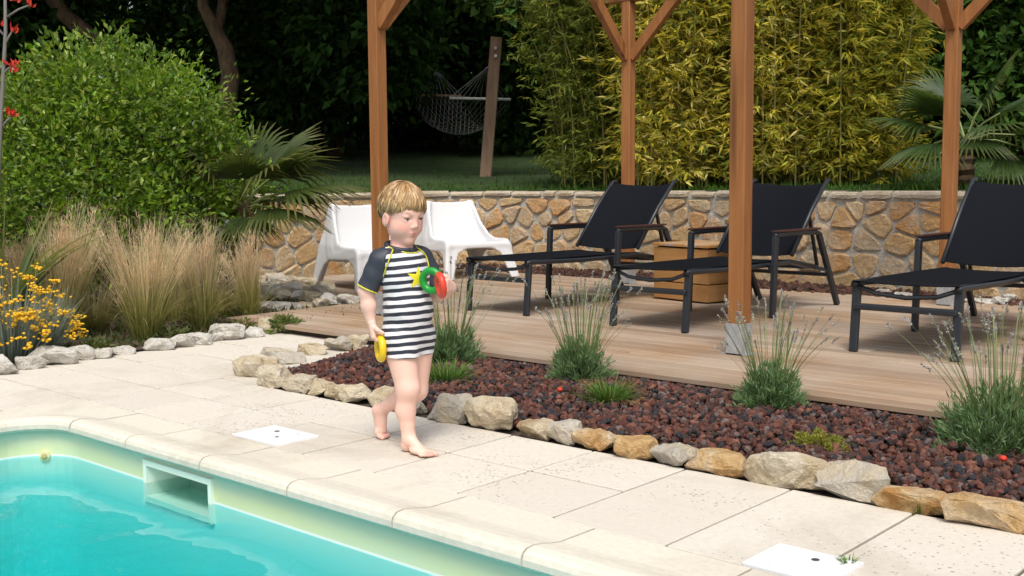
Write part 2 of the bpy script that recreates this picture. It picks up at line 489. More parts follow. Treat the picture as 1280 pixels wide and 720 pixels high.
m.add([(SK0, yw, SK_B), (SK1, yw, SK_B), (SK1, yw, SK_T), (SK0, yw, SK_T), (SK0 + .02, yw + D, SK_B), (SK1 - .02, yw + D, SK_B), (SK1 - .02, yw + D, SK_T), (SK0 + .02, yw + D, SK_T)],
      [(0, 1, 5, 4), (1, 2, 6, 5), (2, 3, 7, 6), (3, 0, 4, 7), (4, 5, 6, 7)])
m.build('throat', MT['skim'], sk)
m = MB()
for k in range(6):
    m.bar((SK1 - 0.10 + k * 0.014, yw + D - 0.02, SK_T - 0.005), (SK1 - 0.10 + k * 0.014, yw + D - 0.02, WATER_Z - 0.02), 0.004, 0.004)
m.build('strainer_grille', plain('grey_green_grille', (0.20, 0.30, 0.24), 0.6), sk)
# ---- little wedge of yellow-white foam (return jet cover) on the corner wall
rj = empty('return_inlet', on_y(46, 573, 2.0) + Vector((0, 0, 0)))
pj = Vector((CC.x - math.sin(0.75) * (RC + WO), CC.y + math.cos(0.75) * (RC + WO), WATER_Z + 0.004))
rj.location = pj; rj.rotation_euler = (0, 0, 0.75)
tag(rj, 'small cream inlet cap at the waterline in the pool corner', 'inlet')
m = MB(); m.tube([(0, 0.004, 0), (0, -0.012, 0)], 0.022, 14); m.build('cap', plain('cream_plastic', (0.70, 0.64, 0.38), 0.5), rj, smooth=False)
m = MB(); m.tube([(0, -0.012, 0), (0, -0.018, 0)], 0.011, 10); m.build('nozzle', plain('dull_yellow_plastic', (0.48, 0.40, 0.16), 0.5), rj)

# ---- water
t = NT('pool_water'); t.n.remove(t.p)
tr = t.nd('ShaderNodeBsdfTransparent'); tr.inputs[0].default_value = (0.93, 1.0, 1.0, 1)
gl = t.nd('ShaderNodeBsdfGlossy'); gl.inputs['Roughness'].default_value = 0.015
fr = t.nd('ShaderNodeFresnel'); fr.inputs[0].default_value = 1.33
bp = t.nd('ShaderNodeBump'); bp.inputs['Strength'].default_value = 0.45; bp.inputs['Distance'].default_value = 0.05
w = t.wco()
hh = t.math('ADD', t.noise(w, 1.5, 2, 0.5, 0.6), t.math('MULTIPLY', t.noise(w, 7.0, 2, 0.5, 0.3), 0.06))
t.l.new(hh, bp.inputs['Height'])
t.l.new(bp.outputs[0], gl.inputs['Normal']); t.l.new(bp.outputs[0], fr.inputs['Normal'])
ms = t.nd('ShaderNodeMixShader'); t.l.new(fr.outputs[0], ms.inputs[0]); t.l.new(tr.outputs[0], ms.inputs[1]); t.l.new(gl.outputs[0], ms.inputs[2])
t.l.new(ms.outputs[0], t.out.inputs['Surface'])
va = t.nd('ShaderNodeVolumeAbsorption'); va.inputs['Color'].default_value = (0.0, 0.865, 0.895, 1); va.inputs['Density'].default_value = 1.25
t.l.new(va.outputs[0], t.out.inputs['Volume'])
MT['water'] = t.m
wp = [(x, y) for x, y in path]
wp = [(X_END, yw + 0.003), (SK1, yw + 0.003), (SK1 - 0.02, yw + D), (SK0 + 0.02, yw + D), (SK0, yw + 0.003)] + [(x + (-0.003 if x < 0 else 0), y + (0.003 if y > 1 else 0)) for x, y in path[3:]]
m = MB(); n = len(wp)
P = [(x, y, WATER_Z) for x, y in wp] + [(x, y, FLOOR_Z - 0.03) for x, y in wp]
m.add(P, [tuple(range(n)), tuple(range(2 * n - 1, n - 1, -1))] + [(i, i + n, (i + 1) % n + n, (i + 1) % n) for i in range(n)])
water = m.build('water', MT['water']); tag(water, kind='structure')

# ---- ground sheet (with a hole for the pool)
t = NT('ground_soil'); w = t.wco(); n_ = t.noise(w, 6, 6, 0.65)
t.base(t.ramp(n_, [(0.35, (0.05, 0.038, 0.026)), (0.65, (0.14, 0.11, 0.075))])); t.rough(0.95); t.bump(n_, 0.6, 0.05); MT['ground'] = t.m
m = MB(); B = 400
x0, x1, y0, y1 = LIP_X - 0.2, X_END + 0.1, Y_END - 0.2, LIP_Y + 0.28
zg = -0.07
m.add([(-B, -B, zg), (B, -B, zg), (B, B, zg), (-B, B, zg), (x0, y0, zg), (x1, y0, zg), (x1, y1, zg), (x0, y1, zg)],
      [(0, 1, 5, 4), (1, 2, 6, 5), (2, 3, 7, 6), (3, 0, 4, 7)])
gr = m.build('ground', MT['ground']); tag(gr, kind='structure')

# ---- paving slabs
pav = empty('paving'); tag(pav, kind='structure')
PITCH_X, PITCH_Y, PX0, PY0 = 0.40, 0.365, -3.27, 2.487
m = MB(); m.box(-9.0, 2.5, PY0 - 0.001, 3.24, -0.06, -0.008); m.box(-7.2, -4.47, 3.24, 4.60, -0.06, -0.008); m.box(-7.2, LIP_X - 0.318, -2.5, PY0 - 0.001, -0.06, -0.008)
m.build('slab_mortar', MT['grout'], pav)
def slab_mesh(w, h):
    mb = MB(); g2 = 0.0050
    mb.box(g2, w - g2, g2, h - g2, -0.04, 0.0)
    return mb.mesh('slab', bevel=0.0025)
slab_std = slab_mesh(PITCH_X, PITCH_Y)
slab_big = slab_mesh(PITCH_X, PITCH_Y * 2)
slab_std.materials.append(MT['slab']); slab_big.materials.append(MT['slab'])
def slab(me, x, y):
    return link('slab', me, None, pav, (x, y, RNG.normal(0, 0.0007)))
for i in range(-8, 15):
    x = PX0 + i * PITCH_X
    if i in (3, 4, 5, 7, 9, 11):                        # long slabs that span both rows
        slab(slab_big, x, PY0)
    else:
        for j in range(2): slab(slab_std, x, PY0 + j * PITCH_Y)
for i in range(-8, -3):                                 # the path up to the deck, left of the gravel
    x = PX0 + i * PITCH_X
    for j in range(2, 6):
        if i == -4 and j > 2: continue
        slab(slab_std, x, PY0 + j * PITCH_Y)
for i in range(3):                                      # beside the short end of the pool
    for j in range(1, 12):
        slab(slab_std, LIP_X - 0.322 - (i + 1) * PITCH_X, PY0 - j * PITCH_Y)

# ---- white lids let into the paving
def lid(x0, x1, y0, y1, label, hole):
    r = empty('access_lid', ((x0 + x1) / 2, (y0 + y1) / 2, 0.004)); tag(r, label, 'lid')
    w, h = (x1 - x0) / 2, (y1 - y0) / 2
    mb = MB(); mb.box(-w, w, -h, h, -0.02, 0.004); mb.build('frame', MT['lid'], r, bevel=0.002)
    mb = MB(); mb.tube([(0, 0, 0.003), (0, 0, 0.0065)], min(w, h) * 0.9, 32); mb.build('round_cover', MT['lid'], r)
    dk = plain('dark_hole', (0.05, 0.05, 0.05), 0.9)
    mb = MB(); mb.tube([(hole, 0.03, 0.0055), (hole, 0.03, 0.0075)], 0.011, 12); mb.build('finger_hole', dk, r)
    if hole < 0:
        mb = MB(); mb.tube([(hole + .08, -0.03, 0.0055), (hole + .08, -0.03, 0.0075)], 0.008, 12); mb.build('finger_hole', dk, r)
lid(-3.72, -3.43, 2.495, 2.70, 'flat white plastic skimmer lid in the paving behind the walking child', -0.03)
lid(-1.432, -1.19, 2.44 + 0.05, 2.67 + 0.02, 'white square lid with one finger hole near orange edging rock', 0.02)

# ---- planting bed soil left of the paving, gravel bed soil, strip behind the deck
m = MB()
P = [(-5.98, -2.5), (-5.98, 2.6), (-6.0, 3.3), (-6.02, 3.9), (-6.12, 4.2), (-6.3, 4.5), (-6.7, 4.8), (-6.7, 5.5), (-7.9, 6.3), (-9.7, 6.6), (-9.9, -2.5)]
m.add([(x, y, 0.015) for x, y in P], [tuple(range(len(P)))])
o = m.build('planting_bed', MT['soil']); tag(o, kind='structure')
m = MB(); P = [(2.5, 3.235), (-4.5, 3.235), (-4.9, 3.42), (-4.94, 3.85), (-5.1, 4.2), (-5.2, 4.5), (2.5, 4.5)]
m.add([(x, y, -0.012) for x, y in P], [tuple(range(len(P)))])
o = m.build('gravel_bed', MT['soil']); tag(o, kind='structure')
m = MB(); m.add([(-9.6, 8.3, 0.02), (6, 8.3, 0.02), (6, 9.6, 0.02), (-9.6, 9.6, 0.02)], [(0, 1, 2, 3)])
o = m.build('back_bed', MT['soil']); tag(o, kind='structure')

# ---- deck: every plank an object
DECK_Z = 0.06
deck = empty('deck'); tag(deck, kind='structure')
pw = 0.118
def deck_left(y):
    if y < 5.55: return -6.62
    if y < 6.2: return -6.9 - (y - 5.55) * 1.6
    return -8.75
plank_meshes = {}
y = 4.415; row = 0
while y < 8.33:
    xl = deck_left(y) ; xr = 2.2
    cuts = [xl]; x = -6.0 + ((row * 1.37) % 3.0)
    while x < xr - 0.6:
        if x > cuts[-1] + 0.5: cuts.append(x)
        x += 3.4
    cuts.append(xr)
    for a, b in zip(cuts[:-1], cuts[1:]):
        L = round(b - a, 2)
        if L not in plank_meshes:
            mb = MB(); mb.box(0.0015, L - 0.0015, 0.004, pw - 0.004, -0.027, 0.0)
            me = mb.mesh('plank', bevel=0.003); me.materials.append(MT['plank']); plank_meshes[L] = me
        link('plank', plank_meshes[L], None, deck, (a, y, DECK_Z + RNG.normal(0, 0.0008)))
    y += pw; row += 1
DECK_BACK = y
m = MB()
for k in range(10):
    m.box(-6.4 + k * 0.9, -6.35 + k * 0.9, 4.5, 8.3, -0.05, DECK_Z - 0.030)
m.box(-6.6, 2.2, 4.47, 4.51, -0.05, DECK_Z - 0.030)
m.box(-8.7, -6.4, 6.3, 8.3, -0.05, DECK_Z - 0.034)
m.build('joist_frame', plain('dark_joists', (0.05, 0.035, 0.025), 0.9), deck)

# ---- retaining wall
WP = catmull([(-9.75, -2, 0), (-9.7, 1, 0), (-9.58, 4, 0), (-9.44, 6.2, 0), (-9.36, 7.4, 0), (-9.2, 8.35, 0), (-8.95, 8.9, 0), (-8.4, 9.2, 0), (-7.0, 9.28, 0), (-5.6, 9.28, 0), (-3.7, 9.08, 0), (-2.6, 8.92, 0), (0, 8.6, 0), (4, 8.3, 0), (9, 8.0, 0)], 10)
WS = [0.0]
for a, b in zip(WP[:-1], WP[1:]): WS.append(WS[-1] + (b - a).length)
def wall_at(s):
    """position and outward normal on the face at arc length s"""
    import bisect
    i = min(max(bisect.bisect_right(WS, s) - 1, 0), len(WP) - 2)
    u = (s - WS[i]) / (WS[i + 1] - WS[i])
    p = WP[i].lerp(WP[i + 1], u)
    def tan(k):
        k0, k1 = max(k - 1, 0), min(k + 1, len(WP) - 1)
        return (WP[k1] - WP[k0]).normalized()
    t_ = (tan(i).lerp(tan(i + 1), u)).normalized()
    return p, Vector((-t_.y, t_.x, 0))
WALL_TOP = 0.868
wall = empty('stone_wall', (0, 0, 0)); tag(wall, 'low rubble stone retaining wall curving round behind the wooden deck', 'wall')
m = MB(); P = []
for p, s in zip(WP, WS):
    _, nn = wall_at(s)
    for off, z in ((0.0, -0.1), (0.0, WALL_TOP - 0.012), (0.42, WALL_TOP - 0.012), (0.42, -0.1)):
        q = p + nn * off; P.append((q.x, q.y, z))
m.add(P, [(i * 4 + j, i * 4 + (j + 1) % 4, i * 4 + 4 + (j + 1) % 4, i * 4 + 4 + j) for i in range(len(WP) - 1) for j in range(4)])
m.build('mortar_core', MT['mortar'], wall)
def clip(poly, p, q):
    """keep the side of the bisector nearer p"""
    mx, my = (p[0] + q[0]) / 2, (p[1] + q[1]) / 2; nx, ny = q[0] - p[0], q[1] - p[1]
    out = []
    for i in range(len(poly)):
        a, b = poly[i], poly[(i + 1) % len(poly)]
        da = (a[0] - mx) * nx + (a[1] - my) * ny; db = (b[0] - mx) * nx + (b[1] - my) * ny
        if da <= 0: out.append(a)
        if (da < 0) != (db < 0):
            u = da / (da - db); out.append((a[0] + (b[0] - a[0]) * u, a[1] + (b[1] - a[1]) * u))
    return out
def wall_stone(poly, proud, cs, cz):
    n0 = len(poly)
    P = []
    for i in range(n0):                                   # chaikin: soften corners
        a, b = poly[i], poly[(i + 1) % n0]
        P += [(a[0] * .80 + b[0] * .20, a[1] * .80 + b[1] * .20), (a[0] * .2 + b[0] * .8, a[1] * .2 + b[1] * .8)]
    vs = []; n = len(P)
    for ring, (sc, dp) in enumerate(((1.0, 0.0), (0.965, 0.75), (0.80, 1.0))):
        for i, (s_, z_) in enumerate(P):
            jx = 0 if ring == 0 else random.uniform(-.006, .006)
            s2 = cs + (s_ - cs) * sc + jx; z2 = cz + (z_ - cz) * sc + jx * .5
            p, nn = wall_at(s2)
            q = p - nn * (proud * dp * (1 + random.uniform(-.18, .18)) - (0.012 if ring == 0 else 0))
            vs.append((q.x, q.y, z2))
    p, nn = wall_at(cs); q = p - nn * proud * random.uniform(0.85, 1.15); vs.append((q.x, q.y, cz))
    fs = [(r * n + i, r * n + (i + 1) % n, (r + 1) * n + (i + 1) % n, (r + 1) * n + i) for r in (0, 1) for i in range(n)]
    fs += [(2 * n + i, 2 * n + (i + 1) % n, 3 * n) for i in range(n)]
    mb = MB(); mb.add(vs, fs)
    mb.build('stone', MT['wallstone'], wall)
S0, S1 = 6.0, 20.5
pts = []
zrow = [0.06, 0.25, 0.44, 0.60, 0.74]
for r, z in enumerate(zrow):
    s = S0 + random.uniform(0, .2)
    while s < S1:
        wdt = random.choice((0.18, 0.26, 0.34, 0.46)) * (0.95 if r < 4 else 0.85)
        pts.append((s + wdt / 2, z + random.uniform(-.055, .055))); s += wdt
pts = [p for p in pts if random.random() > 0.04]
ZC = WALL_TOP - 0.060
count = 0
for p in pts:
    poly = [(p[0] - .5, -0.06), (p[0] + .5, -0.06), (p[0] + .5, ZC - .006), (p[0] - .5, ZC - .006)]
    for q in pts:
        if q is not p and abs(q[0] - p[0]) < 0.8: poly = clip(poly, p, q)
        if len(poly) < 3: break
    if len(poly) < 3: continue
    cs = sum(v[0] for v in poly) / len(poly); cz = sum(v[1] for v in poly) / len(poly)
    gap = random.uniform(0.010, 0.024)
    poly2 = []
    for (a, b) in poly:
        d = math.hypot(a - cs, b - cz); k = max(0.3, (d - gap) / d); poly2.append((cs + (a - cs) * k, cz + (b - cz) * k))
    # drop near-duplicate points
    pp = [v for i, v in enumerate(poly2) if math.hypot(v[0] - poly2[i - 1][0], v[1] - poly2[i - 1][1]) > 0.018]
    if len(pp) < 3: continue
    if count < 255: wall_stone(pp, random.uniform(0.012, 0.04), cs, cz); count += 1
s = S0
while s < S1:                                             # thin capping stones
    wdt = random.uniform(0.20, 0.52); g_ = random.uniform(.006, .03)
    z0 = ZC + 0.004 + random.uniform(0, .012); z1 = WALL_TOP + random.uniform(-0.004, .012)
    mb = MB(); n = 5; vs = []
    for i in range(n):
        ss = s + g_ + (wdt - 2 * g_) * i / (n - 1); p, nn = wall_at(ss)
        e = 0.008 if i in (0, n - 1) else random.uniform(-.005, .005)
        for off, z in ((-0.035, z0 + e), (-0.042 + e, (z0 + z1) / 2), (-0.034 + e, z1 - 0.008 - e), (0.02, z1), (0.34, z1 - 0.004), (0.34, z0)):
            q = p + nn * off; vs.append((q.x, q.y, z))
    fs = [(i * 6 + j, i * 6 + (j + 1) % 6, i * 6 + 6 + (j + 1) % 6, i * 6 + 6 + j) for i in range(n - 1) for j in range(6)]
    fs += [tuple(range(6)), tuple(range((n - 1) * 6 + 5, (n - 1) * 6 - 1, -1))]
    mb.add(vs, fs); mb.build('capping_stone', MT['capstone'], wall)
    s += wdt

# ---- lawn behind the wall, rising
def lawn_z(d): return 0.855 + 0.050 * d + 0.0012 * d * d
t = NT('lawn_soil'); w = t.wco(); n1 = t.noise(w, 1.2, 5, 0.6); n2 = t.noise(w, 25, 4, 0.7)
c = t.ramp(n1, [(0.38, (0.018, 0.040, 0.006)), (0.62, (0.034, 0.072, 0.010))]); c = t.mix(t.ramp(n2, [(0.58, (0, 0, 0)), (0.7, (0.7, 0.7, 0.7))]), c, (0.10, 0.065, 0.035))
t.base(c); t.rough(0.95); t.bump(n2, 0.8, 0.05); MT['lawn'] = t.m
dist = [0.30, 1, 2, 3.5, 5.5, 8, 11, 15, 20, 28, 40, 60, 90]
m = MB(); P = []
for p, s in zip(WP, WS):
    _, nn = wall_at(s)
    for d in dist:
        q = p + nn * d; P.append((q.x, q.y, lawn_z(d)))
k = len(dist)
m.add(P, [(i * k + j, i * k + j + 1, i * k + k + j + 1, i * k + k + j) for i in range(len(WP) - 1) for j in range(k - 1)])
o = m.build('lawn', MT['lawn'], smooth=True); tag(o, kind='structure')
WPn = np.array([(p.x, p.y) for p in WP])
def lawn_h(x, y):
    d = float(np.min(np.hypot(WPn[:, 0] - x, WPn[:, 1] - y)))
    return lawn_z(d)
# ================================================================== THINGS
# ---- pergola
pg = empty('pergola', (-4.45, 6.68, 0)); tag(pg, 'orange pine pergola with braced square posts standing on the deck', 'pergola')
PXS = (-5.88, -3.03, -0.18); PYS = (5.21, 8.15)
def ploc(p): return (p[0] + 4.45, p[1] - 6.68, p[2])
HW = 0.046
BEAM_B = 2.545
for iy, yy in enumerate(PYS):
    for ix, xx in enumerate(PXS):
        m = MB(); x, y, _ = ploc((xx, yy, 0))
        m.box(x - HW, x + HW, y - HW, y + HW, DECK_Z + 0.14, BEAM_B)
        m.build('post', MT['post'], pg, bevel=0.006)
        m = MB(); b = HW + 0.004
        m.box(x - b, x + b, y - b, y + b, DECK_Z + 0.002, DECK_Z + 0.168)
        m.box(x - b - 0.03, x + b + 0.03, y - 0.05, y + 0.05, DECK_Z + 0.002, DECK_Z + 0.008)
        m.build('post_base', MT['galv'], pg)
        zb, L = 2.06, 0.50
        dirs = []
        if ix > 0: dirs.append((-1, 0))
        if ix < 2: dirs.append((1, 0))
        dirs.append((0, 1) if iy == 0 else (0, -1))
        for dx, dy in dirs:
            m = MB()
            m.bar((x + dx * (HW - 0.01), y + dy * (HW - 0.01), zb), (x + dx * (HW + L), y + dy * (HW + L), zb + L + 0.02), 0.06, 0.085)
            m.build('brace', MT['post'], pg)
for yy in PYS:
    m = MB(); y = yy - 6.68
    m.box(-5.88 - 0.22 + 4.45, -0.18 + 0.3 + 4.45, y - 0.05, y + 0.05, BEAM_B, BEAM_B + 0.17)
    m.build('long_beam', MT['beam'], pg, bevel=0.005)
for xx in PXS:
    m = MB(); x = xx + 4.45
    m.box(x - 0.045, x + 0.045, 5.21 - 0.3 - 6.68, 8.15 + 0.3 - 6.68, BEAM_B + 0.172, BEAM_B + 0.31)
    m.build('cross_beam', wood('orange_pine_cross', (0.20, 0.078, 0.024), (0.33, 0.14, 0.048), 1), pg, bevel=0.005)

# ---- sun loungers (origin: middle of the foot end on the deck; head end towards +Y)
def tubebox(a, b, w=0.034, h=0.034, up=(0, 0, 1)):
    m = MB(); m.bar(a, b, w, h, up); return m
def make_lounger():
    r = empty('sun_lounger')
    W = 0.275; WA = 0.33; zs = 0.365
    fr = MT['frame']
    for sx in (-1, 1):
        # side rail of the seat, running back to the rear leg
        m = MB(); m.tube([(sx * W, 0.0, zs), (sx * W, 0.05, zs + .004), (sx * W, 0.65, zs - 0.012), (sx * W, 1.31, zs - 0.01), (sx * W, 1.72, zs - 0.075)], 0.019, 8)
        m.build('side_rail', fr, r, smooth=True)
        m = tubebox((sx * (W - 0.002), 0.035, zs - 0.008), (sx * (W - 0.003), 0.0, 0.0), 0.045, 0.030, (0, 1, 0)); m.build('leg', fr, r, bevel=0.005)
        # arm frame: front post, arm, raking rear leg
        m = tubebox((sx * WA, 1.005, 0.545), (sx * WA, 0.975, 0.0), 0.034, 0.048, (0, 1, 0)); m.build('leg', fr, r, bevel=0.006)
        m = tubebox((sx * WA, 1.63, 0.535), (sx * (WA - 0.01), 1.965, 0.0), 0.034, 0.046, (0, 1, 0)); m.build('leg', fr, r, bevel=0.006)
        m = MB(); m.tube([(sx * WA, 0.995, 0.545), (sx * WA, 1.02, 0.556), (sx * WA, 1.30, 0.560), (sx * WA, 1.58, 0.552), (sx * WA, 1.64, 0.532)], 0.020, 8)
        m.build('arm_tube', fr, r, smooth=True)
        m = MB(); m.bar((sx * WA, 0.99, 0.578), (sx * WA, 1.62, 0.575), 0.052, 0.014); m.build('armrest', MT['arm'], r, bevel=0.005, seg=2)
        m = tubebox((sx * WA, 0.98, 0.30), (sx * (W + .01), 1.0, zs - 0.012), 0.024, 0.024); m.build('bracket', fr, r)
        m = tubebox((sx * WA, 1.80, 0.265), (sx * W, 1.66, zs - 0.07), 0.022, 0.022); m.build('bracket', fr, r)
        # back frame
        m = MB(); m.tube([(sx * 0.295, 1.30, zs + 0.035), (sx * 0.298, 1.58, zs + 0.345), (sx * 0.30, 1.80, zs + 0.545), (sx * 0.297, 1.845, zs + 0.553)], 0.015, 8)
        m.build('back_rail', fr, r, smooth=True)
        m = tubebox((sx * 0.27, 1.60, zs + 0.30), (sx * 0.27, 1.73, zs - 0.06), 0.02, 0.02); m.build('back_strut', fr, r)
    m = tubebox((-W, 0.012, 0.245), (W, 0.012, 0.245), 0.045, 0.032); m.build('crossbar', fr, r, bevel=0.006)
    m = tubebox((-W, 1.705, zs - 0.072), (W, 1.705, zs - 0.072), 0.03, 0.03); m.build('crossbar', fr, r)
    m = tubebox((-0.32, 1.80, 0.235), (0.32, 1.80, 0.235), 0.026, 0.026); m.build('crossbar', fr, r)
    m = MB(); m.tube([(-W, 0.02, zs - 0.005), (-W * .6, 0.02, zs - 0.045), (0, 0.02, zs - 0.06), (W * .6, 0.02, zs - 0.045), (W, 0.02, zs - 0.005)], 0.012, 8); m.build('foot_bow', fr, r, smooth=True)
    def sheet(fn, nu, nv, name):
        V = []; F = []
        for side in (0.0, -0.004):
            for i in range(nu + 1):
                for j in range(nv + 1):
                    p = Vector(fn(i / nu, j / nv)); V.append((p.x, p.y, p.z + side))
        k = (nu + 1) * (nv + 1)
        for s_ in (0, 1):
            for i in range(nu):
                for j in range(nv):
                    q = [s_ * k + i * (nv + 1) + j, s_ * k + (i + 1) * (nv + 1) + j, s_ * k + (i + 1) * (nv + 1) + j + 1, s_ * k + i * (nv + 1) + j + 1]
                    F.append(tuple(q if s_ == 0 else reversed(q)))
        m_ = MB(); m_.add(V, F)
        return m_.build(name, MT['sling'], r, smooth=True)
    sheet(lambda u, v: (lerp(-W - .012, W + .012, u), v * 1.30 - 0.012, zs + 0.020 - 0.012 * v - 0.030 * (1 - (2 * u - 1) ** 2) * (0.3 + 0.7 * math.sin(math.pi * min(v * 1.1, 1)))), 10, 14, 'seat_sling')
    def backf(u, v):
        yb = lerp(1.315, 1.80, v); zb = zs + 0.045 + lerp(0, 0.515, v) + 0.03 * math.sin(math.pi * v)
        if v > 0.9: yb += (v - .9) * 0.35; zb -= (v - .9) ** 2 * 2.5
        sag = 0.022 * (1 - (2 * u - 1) ** 2)
        return (lerp(-0.305, 0.305, u), yb + sag, zb - sag)
    sheet(backf, 10, 16, 'back_sling')
    return r
lg = make_lounger()
def place(o, x, y, rz, label, group):
    o.location = (x, y, DECK_Z + 0.001); o.rotation_euler = (0, 0, rz); tag(o, label, 'sun lounger', group)
place(lg, -5.285, 5.755, 0.01, 'black sling sun lounger beside the wooden crate table and white chairs', 'sun loungers on the deck')
l2 = copy_tree(lg); place(l2, -3.975, 5.725, 0.0, 'black sling sun lounger standing behind the square post with metal base', 'sun loungers on the deck')
l3 = copy_tree(lg); place(l3, -2.325, 5.670, 0.0, 'black sling sun lounger in front of the small palm and edging rocks by wall', 'sun loungers on the deck')

# ---- slatted crate table
cr = empty('crate_table', (-4.976, 7.242, DECK_Z), math.atan2(-0.111, 0.557)); tag(cr, 'low square larch crate table of stacked boards between two loungers', 'crate table')
CW, CD, CH = 0.568, 0.50, 0.44
crate_y = wood('crate_larch_side', (0.36, 0.17, 0.055), (0.50, 0.27, 0.10), 1, 1.0, 0.6, 0.25)
hb = 0.126
for k in range(3):
    z0 = 0.012 + k * (hb + 0.008)
    m = MB(); m.box(0.0, CW, 0.0, 0.022, z0, z0 + hb); m.build('board', MT['crate'], cr, bevel=0.003)
    m = MB(); m.box(0.0, CW, CD - 0.022, CD, z0, z0 + hb); m.build('board', MT['crate'], cr, bevel=0.003)
    m = MB(); m.box(CW - 0.022, CW, 0.0235, CD - 0.0235, z0, z0 + hb); m.build('board', crate_y, cr, bevel=0.003)
    m = MB(); m.box(0.0, 0.022, 0.0235, CD - 0.0235, z0, z0 + hb); m.build('board', crate_y, cr, bevel=0.003)
for x in (0.024, CW - 0.064):
    for y in (0.024, CD - 0.064):
        m = MB(); m.box(x, x + 0.04, y, y + 0.04, 0.0, CH - 0.024); m.build('corner_post', MT['post'], cr)
tw = (CW + 0.02) / 5
for k in range(5):
    m = MB(); m.box(-0.01 + k * tw + 0.002, -0.01 + (k + 1) * tw - 0.002, -0.01, CD + 0.01, CH - 0.022, CH); m.build('top_board', MT['plank'] if k % 2 else crate_y, cr, bevel=0.003)

